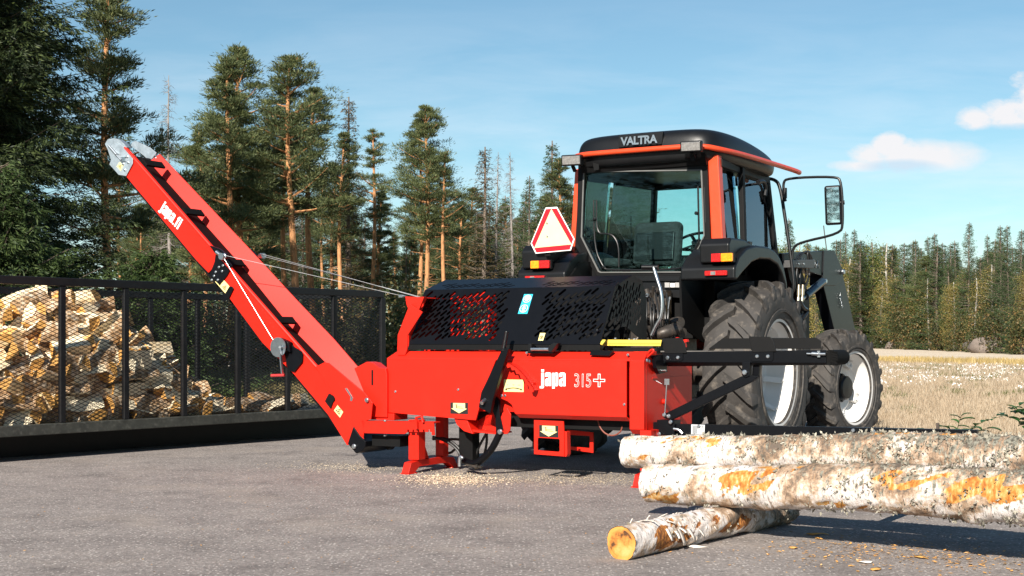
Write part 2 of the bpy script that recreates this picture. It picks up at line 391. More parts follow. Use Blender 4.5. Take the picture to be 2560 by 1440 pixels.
# ------------------------------------------------------------ vegetation
def unit(v): return v / np.maximum(np.linalg.norm(v, axis=1, keepdims=True), 1e-9)
def blades(P, D, L, Wd, rng):
    """one diamond-shaped face per blade: base P, direction D, length L, width Wd, random roll"""
    D = unit(D); n = len(P); rv = unit(rng.normal(size=(n, 3))); X = unit(np.cross(D, rv)) * (np.asarray(Wd).reshape(-1, 1) / 2)
    L = np.asarray(L).reshape(-1, 1)
    V = np.stack([P, P + D * L * .45 + X, P + D * L, P + D * L * .45 - X], 1).reshape(-1, 3)
    return V, np.arange(4 * n).reshape(n, 4)
def trunk_mb(H, r0, rng, lean=.0, seg=9, n=9, r1=.03, wob=.012):
    mb = MB(); zs = np.linspace(0, 1, seg); ph = rng.uniform(0, 6.28)
    path = [(lean * z * H * math.cos(ph) + wob * H * math.sin(z * 5 + ph), lean * z * H * math.sin(ph) + wob * H * math.cos(z * 4 + ph) - wob * H * math.cos(ph), z * H) for z in zs]
    x0 = path[0][0]; path = [(x - x0, y, z) for x, y, z in path]
    rr = [r0 * 1.35] + [r0 * (1 - z) ** .75 + r1 for z in zs[1:]]
    mb.tube(path, rr, n); return mb, np.array(path), np.array(rr)
def at_z(path, z): return np.array([np.interp(z, path[:, 2], path[:, k]) for k in range(3)])

def make_tree(name, trunk, bmat, crown, cmat, limbs=None):
    root = empty(name)
    t = trunk.build('trunk', bmat, root)
    V, Q = crown
    link('crown', mesh_np('crown', V, Q, cmat), root)
    return root
def pine_tree(seed, H=12.0, base=.5, Rw=1.9, r0=.115, dens=1.0, stubs=12, top='round'):
    rng = np.random.default_rng(seed); mb, path, rr = trunk_mb(H, r0, rng)
    P, D, L = [], [], []; ph1, ph2 = rng.uniform(0, 6.28, 2)
    nl = int(56 * dens * (1 - base) / .5)
    for i in range(nl):
        f = ((i + rng.uniform(0, 1)) / nl); z = H * (base + (1 - base) * f ** .9 * .985)
        g = (z / H - base) / (1 - base)
        prof = min(1, .55 + 1.9 * g) * (1 - max(0, g - .12) / .88) ** .95 * 1.15 + .05
        az = i * 2.4 + rng.uniform(-.5, .5); ln = Rw * prof * rng.uniform(.45, 1.15) * (1 + .3 * math.sin(az + ph1 + z * 1.1))
        if math.sin(z * 4.2 + ph2 + math.sin(az)) > .45 and rng.uniform() < .8 and g < .9: continue
        el = rng.uniform(-.15, .25) + .5 * g; p0 = at_z(path, z)
        d = np.array([math.cos(az), math.sin(az), math.tan(el)]); 
        pts = [p0 + d * ln * q + np.array([0, 0, .18 * ln * (q ** 2)]) for q in (0, .35, .7, 1.0)]
        mb.tube(pts, [.035 + .012 * ln, .03, .02, .008], 4, caps=False)
        for c in range(int(4 + 7 * ln)):
            q = rng.uniform(.3, 1.05) ** .8; cc = p0 + d * ln * q + np.array([0, 0, .18 * ln * q * q])
            sd = rng.normal(size=3) * np.array([.24, .24, .07]) * min(1.2, .15 + .7 * ln); cc = cc + sd
            n = int(rng.integers(50, 72) * min(1.25, dens)); rad = rng.uniform(.11, .24) * min(1, .45 + .6 * ln)
            off = rng.normal(size=(n, 3)) * np.array([rad, rad, rad * .34]) * .85
            P.append(cc + off); dd = off * np.array([1, 1, .5]) + np.array([0, 0, .16]) + rng.normal(size=(n, 3)) * .12 + d * .1; D.append(dd)
            L.append(rng.uniform(.10, .2, n))
    for i in range(stubs):
        z = H * rng.uniform(.22, base + .1); az = rng.uniform(0, 6.28); p0 = at_z(path, z); ln = rng.uniform(.25, .9)
        mb.tube([p0, p0 + np.array([math.cos(az), math.sin(az), rng.uniform(-.3, .15)]) * ln], [.018, .006], 3, caps=False)
    P = np.concatenate(P); D = np.concatenate(D); L = np.concatenate(L)
    return make_tree('pine_tree', mb, bark_pine, blades(P, D, L, L * .17, rng), needle_pine)
def spruce_tree(seed, H=13.0, Rw=1.9, base=.05, r0=.11, fine=1.0, cmat=None, name='spruce_tree', thin=1.0, droop=.35, bmat=None, tw=1.0, nb=(4, 7)):
    rng = np.random.default_rng(seed); mb, path, rr = trunk_mb(H, r0, rng, wob=.004)
    P, D, L = [], [], []; z = H * base; k = 0
    while z < H * .985:
        g = (z / H - base) / (1 - base); ln0 = Rw * (1 - g) ** .85 + .12
        for b in range(rng.integers(*nb)):
            if rng.uniform() > thin + .25 * (1 - g): continue
            az = rng.uniform(0, 6.28); ln = ln0 * rng.uniform(.65, 1.15) * (1.25 if rng.uniform() < .08 else 1)
            dr = droop * (1 - g) * rng.uniform(.5, 1.4) - .25 * g
            h = np.array([math.cos(az), math.sin(az), 0]); sdv = np.array([-h[1], h[0], 0]); p0 = at_z(path, z + rng.uniform(-.1, .1))
            f = lambda q: p0 + h * ln * q + np.array([0, 0, 1]) * ln * (-dr * q + .28 * q ** 3)
            mb.tube([f(0), f(.5), f(1)], [.012 + .01 * ln, .012, .004], 3, caps=False)
            nt = max(3, int(ln * 7 * fine))
            for t in range(nt):
                q = (t + rng.uniform(0, 1)) / nt; q = .12 + .9 * q; c = f(min(q, 1.03)); side = 1 if t % 2 else -1
                tl = (.12 + .42 * (1 - abs(q - .45))) * (.35 + .4 * min(ln, 2)) * rng.uniform(.6, 1.2) * tw
                td = h * .65 + sdv * side * rng.uniform(.4, 1.0) + np.array([0, 0, rng.uniform(-.55, .05)]); td /= np.linalg.norm(td)
                n = max(4, int(tl * 33 * fine)); a = rng.uniform(0, 1, n)[:, None]
                base_p = c + td * tl * a + rng.normal(size=(n, 3)) * .022; P.append(base_p)
                D.append(td * 1.0 + rng.normal(size=(n, 3)) * .38 + np.array([0, 0, -.12])); L.append(rng.uniform(.07, .17, n) / (fine ** .35))
        z += (.13 + .17 * (1 - g)) * (H / 13) ** .5 / (fine ** .3); k += 1
    P = np.concatenate(P); D = np.concatenate(D); L = np.concatenate(L)
    return make_tree(name, mb, bmat or bark_spruce, blades(P, D, L, L * .26 / (fine ** .2), rng), cmat or needle_spruce)
def dead_spruce(seed, H=12.0, Rw=1.2):
    rng = np.random.default_rng(seed); mb, path, rr = trunk_mb(H, .10, rng, wob=.006, r1=.012)
    P, D, L = [], [], []
    for i in range(170):
        z = H * (.2 + .79 * (i / 170)); g = z / H; ln = Rw * (1 - g) ** .7 * rng.uniform(.5, 1.1) + .12
        az = rng.uniform(0, 6.28); h = np.array([math.cos(az), math.sin(az), 0]); p0 = at_z(path, z)
        e = p0 + h * ln + np.array([0, 0, ln * rng.uniform(-.45, .1)])
        mb.tube([p0, (p0 + e) / 2 + np.array([0, 0, -.05]), e], [.014, .009, .004], 3, caps=False)
        n = int(ln * 26); a = rng.uniform(.2, 1, n)[:, None]; P.append(p0 + (e - p0) * a)
        D.append(h * .5 + rng.normal(size=(n, 3)) * .6 + np.array([0, 0, -.35])); L.append(rng.uniform(.12, .32, n))
    P = np.concatenate(P); D = np.concatenate(D); L = np.concatenate(L)
    return make_tree('dead_spruce', mb, bark_dead, blades(P, D, L, L * 0 + .014, rng), needle_dead)
def leafy_tree(seed, H=9.0, Rw=1.6, base=.3, cmat=None, name='birch_tree', bmat=None, r0=.08, dens=1.0, leaf=.085, forks=0):
    rng = np.random.default_rng(seed); mb, path, rr = trunk_mb(H * .97, r0, rng, wob=.012, lean=.02)
    P, D, L = [], [], []; nl = int(46 * dens)
    for i in range(nl):
        g = (i + rng.uniform(0, 1)) / nl; z = H * (base + (1 - base) * g * .97)
        ln = Rw * (math.sin(math.pi * min(1, .18 + .8 * g)) ** .7 * .9 + .14) * rng.uniform(.5, 1.15); az = i * 2.4 + rng.uniform(-.6, .6)
        h = np.array([math.cos(az), math.sin(az), rng.uniform(.4, 1.0)]); h /= np.linalg.norm(h); p0 = at_z(path, z * .93)
        f = lambda q: p0 + h * ln * q - np.array([0, 0, .25 * ln * q * q])
        mb.tube([f(0), f(.5), f(1)], [.022, .012, .005], 3, caps=False)
        for c in range(int(5 + 6 * ln)):
            q = rng.uniform(.2, 1.1); cc = f(q) + rng.normal(size=3) * np.array([.3, .3, .22]); n = int(rng.integers(14, 30) * dens)
            off = rng.normal(size=(n, 3)) * np.array([.17, .17, .2]); P.append(cc + off)
            D.append(rng.normal(size=(n, 3)) + np.array([0, 0, -.5])); L.append(rng.uniform(.6, 1.3, n) * leaf)
    P = np.concatenate(P); D = np.concatenate(D); L = np.concatenate(L)
    return make_tree(name, mb, bmat or bark_birch, blades(P, D, L, L * .75, rng), cmat or leaf_yel)

PROTO = {
 'pine': [pine_tree(11, 12, .44, 2.0), pine_tree(12, 12, .54, 1.75, dens=.9), pine_tree(13, 12, .36, 1.95, dens=1.1), pine_tree(14, 12, .62, 1.25, dens=.8, stubs=20)],
 'spruce': [spruce_tree(21, 13, 2.0, nb=(5, 8)), spruce_tree(22, 13, 1.6, thin=.85, nb=(5, 8)), spruce_tree(23, 13, 2.4, base=.02, nb=(5, 8))],
 'brown': [spruce_tree(31, 13, 1.45, thin=.75, cmat=needle_brown, name='browning_spruce')],
 'dead': [dead_spruce(41), dead_spruce(42, Rw=.9)],
 'birch': [leafy_tree(51, 9, 1.25, .3, dens=.8), leafy_tree(52, 9, 1.5, .12, dens=1.1), leafy_tree(53, 9, .8, .25, dens=.5)],
 'green': [leafy_tree(61, 7, 1.6, .08, leaf_grn, 'leafy_tree', bark_spruce, dens=1.2), leafy_tree(62, 7, 1.9, .05, leaf_grn, 'leafy_tree', bark_spruce, dens=1.1)],
}
HT = {'pine': 12, 'spruce': 13, 'brown': 13, 'dead': 12, 'birch': 9, 'green': 7}
CAT = {'pine': 'pine tree', 'spruce': 'spruce', 'brown': 'spruce', 'dead': 'dead tree', 'birch': 'birch', 'green': 'tree'}
USED = set(); _rt = random.Random(5)
def put_tree(kind, var, x, y, h, label, group=None, wide=1.0):
    p = PROTO[kind][var]
    if (kind, var) in USED: o = copy_tree(p)
    else: o = p; USED.add((kind, var))
    s = h / HT[kind]; o.location = (x, y, -.02); o.rotation_euler = (0, 0, _rt.uniform(0, 6.28)); o.scale = (s * wide, s * wide, s)
    tag(o, label, CAT[kind], group); return o
def tree_px(kind, var, u, vtop, Y, label, group=None, wide=1.0):
    x = (u - CU) / F * Y; return put_tree(kind, var, x, Y, CZ + (CV - vtop) / F * Y, label, group, wide)
# the trees one can tell apart, left to right
for a in [
 ('pine', 2, 283, -95, 31, 'tall orange-trunked pine right of the big dark spruces, behind the conveyor tip', 1.0),
 ('dead', 0, 428, 186, 52, 'bare grey spruce against the sky just right of the conveyor tip', .9),
 ('spruce', 1, 402, 330, 58, 'dark thin spruce below the bare grey one beside the conveyor tip', .8),
 ('pine', 2, 505, 330, 50, 'shorter broad pine left of the tallest pointed pine', 1.0),
 ('pine', 2, 585, 150, 49, 'pine with pointed top and orange stem, tallest of the middle row', 1.15),
 ('pine', 0, 614, 118, 52, 'pine leaning its tip over the pointed pine, above the middle of the conveyor', 1.1),
 ('pine', 0, 737, 142, 50, 'pine with long bare orange trunk and tall wide crown right of the pointed pine', 1.15),
 ('pine', 3, 722, 230, 54, 'second thin orange trunk close beside the wide-crowned pine', 1.0),
 ('pine', 1, 790, 218, 56, 'dark dense pine filling the right shoulder of the wide-crowned pine', 1.2),
 ('brown', 0, 875, 240, 53, 'narrow spruce with cone-laden brown tip above the cable', 1.0),
 ('pine', 1, 862, 330, 50, 'orange-trunked pine in front of the brown-tipped narrow spruce', 1.0),
 ('pine', 3, 925, 330, 57, 'loose pine with sparse arms at the edge of the sky gap', 1.0),
 ('pine', 1, 1041, 300, 52, 'left stem of the pair of orange-trunked pines right of the sky gap', .9),
 ('pine', 0, 1058, 266, 51, 'right stem of the pair of orange-trunked pines right of the sky gap', .95),
 ('pine', 2, 955, 480, 60, 'low rounded pine in the sky gap above the cable', 1.2),
 ('pine', 3, 1118, 384, 50, 'slim pine just right of the paired pines', 1.0),
 ('pine', 1, 1160, 520, 58, 'small pine between the slim pine and the brown-topped spruce', 1.2),
 ('brown', 0, 1208, 366, 50, 'broad spruce with brown cones in its top above the black hood', 1.25),
 ('dead', 1, 1243, 378, 56, 'thin bare spruce right of the brown-topped spruce', .9),
 ('dead', 0, 1280, 380, 55, 'taller bushy bare spruce, second right of the brown-topped spruce', .95),
 ('spruce', 1, 1321, 438, 53, 'slender green spruce between the bare ones and the cab', 1.0),
 ('spruce', 1, 1384, 350, 52, 'open-armed spruce nearest the left cab lamp', 1.1),
 ('pine', 2, 1408, 400, 50, 'bushy pine directly behind the red and cream warning triangle', 1.1),
 ('pine', 3, 1330, 560, 56, 'small thin pine low behind the slender green spruce', 1.1),
 ('pine', 2, 1600, 470, 46, 'dark bushy pine seen through the rear cab window', 1.7),
 ('pine', 0, 1520, 470, 48, 'pine seen through the left of the rear cab window', 1.3),
 ('spruce', 1, 1735, 610, 60, 'spruce tip seen through the cab above the steering wheel', 1.0),
 ('spruce', 0, 1972, 545, 75, 'dark spruce between the mirror arm and the cab', .9),
 ('birch', 1, 1998, 600, 70, 'yellow birch beside the mirror arm, left of the loader', 1.2),
 ('spruce', 2, 2040, 610, 80, 'low spruce behind the loader valve block', 1.0),
 ('green', 0, 1945, 600, 70, 'leafy green tree just right of the cab door', 1.0)]:
    tree_px(*a[:6], None, a[6])
def zone(u):
    return ' ' + ['behind the conveyor tip', 'behind the upper conveyor', 'above the cage right of the conveyor', 'above the lifting cable', 'above the far cage corner', 'above the left half of the hood', 'behind the warning triangle'][int(np.clip((u - 300) / 168, 0, 6))]
G1 = 'pines and spruces crowded in the left wood'
L1 = {'pine': 'orange-stemmed pine deep in the left wood', 'spruce': 'dark green spruce deep in the left wood',
      'birch': 'small pale birch low in the left wood', 'green': 'low leafy tree between the stems', 'dead': 'bare grey spruce pole deep in the left wood'}
_rf = random.Random(77)
for i in range(84):
    u = 300 + 1180 * (i + _rf.random()) / 84; Y = _rf.uniform(56, 100)
    lim = np.interp(u, [300, 420, 480, 600, 740, 880, 930, 970, 1050, 1130, 1250, 1300, 1400, 1480], [330, 480, 420, 300, 300, 380, 500, 560, 430, 520, 560, 590, 540, 520])
    k = _rf.choices(['pine', 'spruce', 'dead'], [6, 3.5, .6])[0]
    tree_px(k, _rf.randrange(len(PROTO[k])), u, lim + _rf.uniform(0, 230), Y, L1[k] + zone(u), G1 if k != 'dead' else 'bare poles in the left wood', _rf.uniform(.85, 1.2))
for i in range(26):
    u = 300 + 1150 * _rf.random(); Y = _rf.uniform(44, 66)
    k = _rf.choices(['green', 'birch', 'spruce'], [5, 2, 2])[0]
    tree_px(k, _rf.randrange(len(PROTO[k])), u, _rf.uniform(760, 830), Y, L1[k] + zone(u), 'undergrowth trees of the left wood', 1.5)
# beyond the field
def edge_y(u): return float(np.interp(u, [1880, 2100, 2199, 2300, 2400, 2560, 2700], [235, 222, 206, 176, 148, 113, 95]))
for a in [
 ('spruce', 1, 2116, 578, 'left of the twin spruce tips right of the loader arm', 1.0), ('spruce', 1, 2134, 572, 'right of the twin spruce tips right of the loader arm', 1.0),
 ('green', 1, 2180, 596, 'rusty leafed tree between the twin tips and the tall birch', 1.2), ('birch', 1, 2125, 640, 'golden birch directly behind the loader boom', 1.5),
 ('birch', 2, 2222, 600, 'tall thin white-stemmed birch with bare top in the treeline', 1.4), ('birch', 1, 2238, 680, 'olive green birch below the tall thin birch', 1.5),
 ('spruce', 1, 2287, 598, 'lone spruce tip right of the tall thin birch', 1.0), ('spruce', 0, 2321, 590, 'left spruce of the pair near the middle of the far treeline', .9),
 ('spruce', 0, 2337, 582, 'right spruce of the pair near the middle of the far treeline', .9), ('spruce', 1, 2377, 608, 'spruce between the middle pair and the tallest spruce', 1.0),
 ('birch', 2, 2324, 690, 'thin white birch stem standing in front of the middle pair of spruces', 1.3), ('spruce', 2, 2424, 554, 'tallest spruce of the far treeline, bare stem below', .85),
 ('spruce', 1, 2468, 585, 'narrow spruce just right of the tallest spruce', .8), ('spruce', 2, 2500, 562, 'wide spruce near the right edge, left of two tips', .9),
 ('spruce', 0, 2519, 562, 'spruce near the right edge, right of two tips', .9), ('spruce', 2, 2555, 572, 'spruce at the right edge of the picture', 1.0),
 ('birch', 0, 2562, 668, 'golden birch at the right edge of the picture', 1.5), ('green', 0, 2290, 700, 'olive leafy tree below the lone spruce tip', 1.6), ('birch', 1, 2385, 700, 'pale yellow birch left of the tallest spruce', 1.3)]:
    Y = edge_y(a[2]) * (1.0 if a[0] in ('birch',) else 1.04) + 1
    tree_px(a[0], a[1], a[2], a[3], Y, a[4], None, a[5])
def zone2(u): return ' ' + ['beside the cab', 'behind the loader', 'right of the loader', 'above the front wheel', 'right of the tall birch', 'left of the tallest spruce', 'right of the tallest spruce', 'by the right edge'][int(np.clip((u - 1900) / 88, 0, 7))]
L2 = {'pine': 'pine in the far treeline', 'spruce': 'dark spruce in the far treeline', 'birch': 'yellowing birch in the far treeline', 'green': 'leafy tree in the far treeline'}
for i in range(128):
    u = 1880 + 780 * (i + _rf.random()) / 128; Y = edge_y(u) * _rf.uniform(1.0, 1.25) + 2
    k = _rf.choices(['spruce', 'birch', 'green', 'pine'], [9, 1.1, 1.6, .8])[0]; top = {'spruce': _rf.uniform(596, 690), 'pine': _rf.uniform(620, 700), 'birch': _rf.uniform(640, 780), 'green': _rf.uniform(680, 820)}[k]
    tree_px(k, _rf.randrange(len(PROTO[k])), u, top, Y, L2[k] + zone2(u), 'trees crowded along the far side of the field', 1.45)
for k in PROTO:
    for i, p in enumerate(PROTO[k]):
        if (k, i) not in USED:
            for c in list(p.children): bpy.data.objects.remove(c)
            bpy.data.objects.remove(p)
needle_young = leaf_mat('young_spruce_needles', [(.018, .036, .012), (.05, .085, .024), (.12, .165, .045)], .25)
# the big spruces at the left, close enough to show their twigs
for (x, y, H, Rr, sd_, lab) in ((-9.5, 24.0, 16.5, 2.9, 71, 'huge dark cone-bearing spruce filling the left edge, right-hand of the two'), (-10.9, 21.6, 14.5, 3.2, 72, 'huge dark spruce at the very left edge, left-hand of the two'),
                        (-7.7, 20.9, 3.7, 1.7, 73, 'young bright green spruce at the foot of the huge spruces behind the cage'),
                        (-5.9, 23.0, 2.5, 1.15, 74, 'small spruce sapling between the huge spruce and the tall pine')):
    o = spruce_tree(sd_, H, Rr, base=.02, r0=.19 if H > 8 else .05, fine=2.1 if H > 8 else 2.4, droop=.5 if H > 8 else .3, tw=1.5 if H > 8 else 1.2, nb=(6, 9), cmat=needle_dark if H > 8 else needle_young)
    o.location = (x, y, 0); tag(o, lab, 'spruce')
    if H > 8:
        rng = np.random.default_rng(sd_ + 5); mb = MB()
        for i in range(46):
            z = rng.uniform(H * .38, H * .75); az = rng.uniform(-2.4, -.3); rr_ = Rr * (1 - z / H) ** .85 * rng.uniform(.85, 1.05)
            px_, py_ = rr_ * math.cos(az), rr_ * math.sin(az); z -= .5 * rr_ * .4
            mb.lathe((px_, py_, z), (0, 0, -1), [(0, .004), (.02, .017), (.09, .02), (.14, .012), (.16, .001)], 6)
        mb.build('cones', mat('spruce_cone' + str(sd_), (.28, .13, .06), .7), o)['kind'] = 'stuff'
for x_, y_, s_, l_ in ((-12.9, 27.5, 1.0, 'dark spruce standing behind the two huge ones, farther left'), (-11.8, 29.5, .95, 'dark spruce standing behind the two huge ones, farther right'), (-14.8, 33.0, 1.05, 'rearmost dark spruce behind the huge ones, just outside the left edge')):
    src = [q_ for q_ in C.objects if q_.get('label', '').endswith('right-hand of the two')][0]; o = copy_tree(src); o.location = (x_, y_, 0); o.scale = (s_, s_, s_); o.rotation_euler = (0, 0, x_); tag(o, l_)
for i in range(26):
    u = 1120 + 330 * (i + _rf.random()) / 26; k = ('spruce', 'pine', 'spruce')[i % 3]; tree_px(k, i % 3, u, _rf.uniform(455, 620), _rf.uniform(57, 80), L1[k] + zone(u), G1, 1.15)
for i in range(22):
    u = 1490 + 440 * (i + _rf.random()) / 22; tree_px('spruce', i % 3, u, _rf.uniform(590, 700), _rf.uniform(95, 170), 'spruce in the gap of woods hidden behind the tractor cab', 'spruces behind the tractor', 1.4)
# bushes and boulders under the treelines
def bush(name, x, y, h, r, seed, m, n, leaf, label, group=None):
    rng = np.random.default_rng(seed); k = n; d = unit(rng.normal(size=(k, 3))); d[:, 2] = np.abs(d[:, 2])
    cl = rng.normal(size=(14, 3)) * np.array([.45, .45, .3]); cl[:, 2] = np.abs(cl[:, 2]) + .15
    P = cl[rng.integers(0, 14, k)] + rng.normal(size=(k, 3)) * .2; P[:, 2] = np.abs(P[:, 2])
    P = P * np.array([r, r, h]); L = rng.uniform(.6, 1.3, k) * leaf
    root = empty(name, (x, y, 0)); mb = MB()
    for i in range(14):
        c = cl[i] * np.array([r, r, h]); mb.tube([(0, 0, 0), (c[0] * .4, c[1] * .4, c[2] * .6), tuple(c)], [.015, .01, .004], 4, caps=False)
    mb.build('stem', bark_spruce, root)
    link('foliage', mesh_np('foliage', *blades(P, rng.normal(size=(k, 3)), L, L * .7, rng), m), root)
    return tag(root, label, 'bush', group)
b0 = bush('bush', *[(300 - CU) / F * 29, 29], 1.9, .8, 5, leaf_bush, 2400, .09, 'rust-leaved shrub behind the cage below the tall orange pine')
for i, (u, Y, sc_) in enumerate([(352, 33, .8), (420, 38, 1), (500, 40, 1.1), (560, 44, 1.2), (640, 42, 1.1), (700, 47, 1.3), (780, 42, 1.1), (850, 46, 1.3), (920, 44, 1.4), (985, 40, 1.5), (1040, 50, 1.4), (1100, 52, 1.4), (1180, 52, 1.4), (1260, 54, 1.4), (1340, 50, 1.3),
                                 (2215, 200, 3), (2260, 186, 3), (2300, 172, 3), (2345, 160, 2.2), (2445, 133, 2), (2500, 124, 2.4), (2555, 111, 2), (2400, 145, 2)]):
    o = copy_tree(b0); o.location = ((u - CU) / F * Y, Y, 0); o.scale = (sc_,) * 3; o.rotation_euler = (0, 0, i * 1.3)
    far = Y > 100; tag(o, 'low shrub at the foot of the far treeline' if far else 'low shrub at the shaded edge of the left wood', 'bush', 'shrubs at the foot of the far treeline' if far else 'shrubs at the edge of the left wood')
rockm = mat('granite', (.15, .12, .10), .85, vary=.3, vscale=2, bump=.03, bscale=8)
def rock(x, y, r, seed, label):
    rng = np.random.default_rng(seed); mb = MB(); n, m_ = 14, 9; vs = []
    for i in range(m_):
        th = math.pi * i / (m_ - 1)
        for k in range(n):
            a = 2 * math.pi * k / n; q = 1 + .16 * math.sin(3 * a + seed + 2 * th) + rng.uniform(-.07, .07)
            vs.append((r * q * math.sin(th) * math.cos(a) * 1.1, r * q * math.sin(th) * math.sin(a), r * .75 * q * math.cos(th) + r * .35))
    mb.add(vs, [(i*n+k, i*n+(k+1)%n, (i+1)*n+(k+1)%n, (i+1)*n+k) for i in range(m_ - 1) for k in range(n)])
    o = mb.build('boulder', rockm, ang=50); o.location = (x, y, 0); tag(o, label, 'boulder')
for u, Y, r, sd_, l in ((2465, 125, 1.25, 3, 'large pale granite boulder at the field edge right of the tallest spruce'), (2446, 136, 1.2, 4, 'darker boulder just behind the large pale one at the field edge'), (2230, 188, .9, 6, 'small grey boulder at the foot of the tall thin birch')):
    rock((u - CU) / F * Y, Y, r, sd_, l)
# grasses: nobody could count the blades
def grass(name, n, xy, h, wd, m, label, seed, lean=.35):
    rng = np.random.default_rng(seed); P = np.column_stack([*xy(rng, n), np.zeros(n)])
    D = np.column_stack([rng.normal(size=n) * lean, rng.normal(size=n) * lean, np.ones(n)])
    s = P[:, 1] / 25
    L = rng.uniform(.5, 1.2, n) * h * np.clip(s, .7, 1.6); o = link(name, mesh_np(name, *blades(P, D, L, wd * s, rng), m)); return tag(o, label, 'grass', kind='stuff')
straw = leaf_mat('straw', [(.34, .25, .16), (.50, .39, .27), (.62, .53, .40)], .3, .8)
straw_g = leaf_mat('tall_dry_grass', [(.30, .22, .08), (.45, .33, .13), (.62, .48, .24)], .3, .8)
def f1(rng, n):
    y = 15.8 + 48 * rng.uniform(0, 1, n) ** 1.3; u = np.where(rng.uniform(0, 1, n) < .62, rng.uniform(2130, 2620, n), rng.uniform(1450, 3300, n)); y = np.where(u < 2130, y + 4, y); return (u - CU) / F * y, y
grass('dry_grass', 95000, f1, .16, .012, straw, 'short dry straw-coloured grass and stubble right of the tractor', 1)
def f2(rng, n):
    u = rng.uniform(2150, 2650, n); y = np.interp(u, [2150, 2200, 2560, 2650], [66, 63.5, 55.2, 53]) + rng.normal(size=n) * 1.2; return (u - CU) / F * y, y
grass('tall_grass', 9000, f2, .26, .016, straw_g, 'strip of taller golden grass along the near side of the pale field', 2)
def f3(rng, n):
    u = rng.uniform(250, 1100, n); y = rng.uniform(23, 44, n); return (u - CU) / F * y, y
grass('wood_edge_grass', 26000, f3, .2, .02, leaf_mat('edge_grass', [(.12, .12, .04), (.3, .24, .1), (.45, .35, .18)], .3), 'patchy grass on the ground behind the cage', 3)
def f4(rng, n):
    c = np.column_stack([rng.uniform(2180, 2600, 70), 19 + 36 * rng.uniform(0, 1, 70) ** .6]); i = rng.integers(0, 70, n)
    y = c[i, 1] + rng.normal(size=n) * .45; u = c[i, 0] + rng.normal(size=n) * 11; return (u - CU) / F * y, y
grass('green_weeds', 9000, f4, .15, .02, leaf_grn, 'small green weeds scattered in the dry grass', 4, .7)
rng = np.random.default_rng(9); n = 5200; c = np.column_stack([rng.uniform(2180, 2600, 110), 22 + 34 * rng.uniform(0, 1, 110) ** .5]); i = rng.integers(0, 110, n)
y = c[i, 1] + rng.normal(size=n) * .5; u = c[i, 0] + rng.normal(size=n) * 12; P = np.column_stack([(u - CU) / F * y, y, rng.uniform(.08, .2, n)])
L = rng.uniform(.018, .04, n) * y / 30
tag(link('wild_flowers', mesh_np('wild_flowers', *blades(P, rng.normal(size=(n, 3)), L, L, rng), white)), 'white daisy-like flowers dotted over the dry grass', 'flowers', kind='stuff')
# the broad-leaved shoots beyond the log rack
def shoot(x, y, stems, seed, label):
    rng = np.random.default_rng(seed); root = empty('leafy_plant', (x, y, 0)); mb = MB(); V = []; Fq = []
    for k in range(stems):
        az = rng.uniform(0, 6.28); h = rng.uniform(.2, .42); l = rng.uniform(.15, .5)
        pts = [np.array([l * q * q * math.cos(az), l * q * q * math.sin(az), h * (1.5 * q - .5 * q * q)]) for q in np.linspace(0, 1, 6)]
        mb.tube([tuple(p) for p in pts], [.006, .005, .005, .004, .003, .002], 4, caps=False)
        for j in range(9):
            q = .3 + .7 * j / 8; p = np.array([np.interp(q, np.linspace(0, 1, 6), [a[c] for a in pts]) for c in range(3)])
            a2 = az + (1.3 if j % 2 else -1.3) + rng.uniform(-.5, .5); d = np.array([math.cos(a2), math.sin(a2), rng.uniform(-.1, .5)]); d /= np.linalg.norm(d)
            X = np.cross(d, [0, 0, 1]); X /= np.linalg.norm(X); up = np.cross(X, d); ln = rng.uniform(.09, .15); wd = ln * .34; b = len(V)
            for q2, w2, dz in ((0, 0, 0), (.3, .8, .08), (.6, 1, .06), (.85, .6, 0), (1, 0, -.06)):
                V += [p + d * ln * q2 - X * wd * w2 + up * ln * (dz + .05), p + d * ln * q2 + up * ln * (dz - .04), p + d * ln * q2 + X * wd * w2 + up * ln * (dz + .05)]
            for r_ in range(4):
                o_ = b + r_ * 3; Fq += [(o_, o_+1, o_+4, o_+3), (o_+1, o_+2, o_+5, o_+4)]
    mb.build('stem', leaf_bush, root); link('foliage', mesh_np('foliage', V, Fq, leaf_big, True), root); tag(root, label, 'plant')
shoot(4.15, 13.1, 5, 3, 'low broad-leaved shoots just beyond the end of the black log rail')
shoot(5.35, 14.2, 9, 8, 'taller broad-leaved plant at the right edge of the picture')
# ------------------------------------------------------------ the mesh cage and the firewood in it
CA = math.atan2(.796, .605); cage = empty('firewood_cage', (-4.5, 12.3, 0), CA, label='long black steel cage with diamond mesh sides holding the firewood heap', cat='cage') if 0 else empty('firewood_cage', (-4.5, 12.3, 0), CA)
tag(cage, 'long black steel cage with diamond mesh sides holding the firewood heap', 'cage')
A0, A1, DB, ZB, ZT = -2.2, 4.95, 2.3, .335, 1.66
def diamonds(x0, x1, z0, z1, px=.088, pz=.036):
    segs = []; sl = pz / px
    for sg in (1, -1):
        c = z0 - sl * (x1 - x0) if sg > 0 else z0
        while c < z1 + (sl * (x1 - x0) if sg < 0 else 0):
            pts = []
            for x in (x0, x1):
                z = c + sg * sl * (x - x0)
                if z0 <= z <= z1: pts.append((x, z))
            for z in (z0, z1):
                x = x0 + (z - c) / (sg * sl)
                if x0 < x < x1: pts.append((x, z))
            if len(pts) >= 2: segs.append((pts[0], pts[1]))
            c += pz
    return segs
def mesh_panel(x0, x1, y, along='x'):
    mb = MB()
    for (a, za), (b, zb) in diamonds(x0, x1, ZB + .01, ZT - .05):
        p, q = ((a, y, za), (b, y, zb)) if along == 'x' else ((y, a, za), (y, b, zb))
        mb.bar(p, q, .0022, .0052)
    mb.build('mesh_panel', cagem, cage, smooth=False)
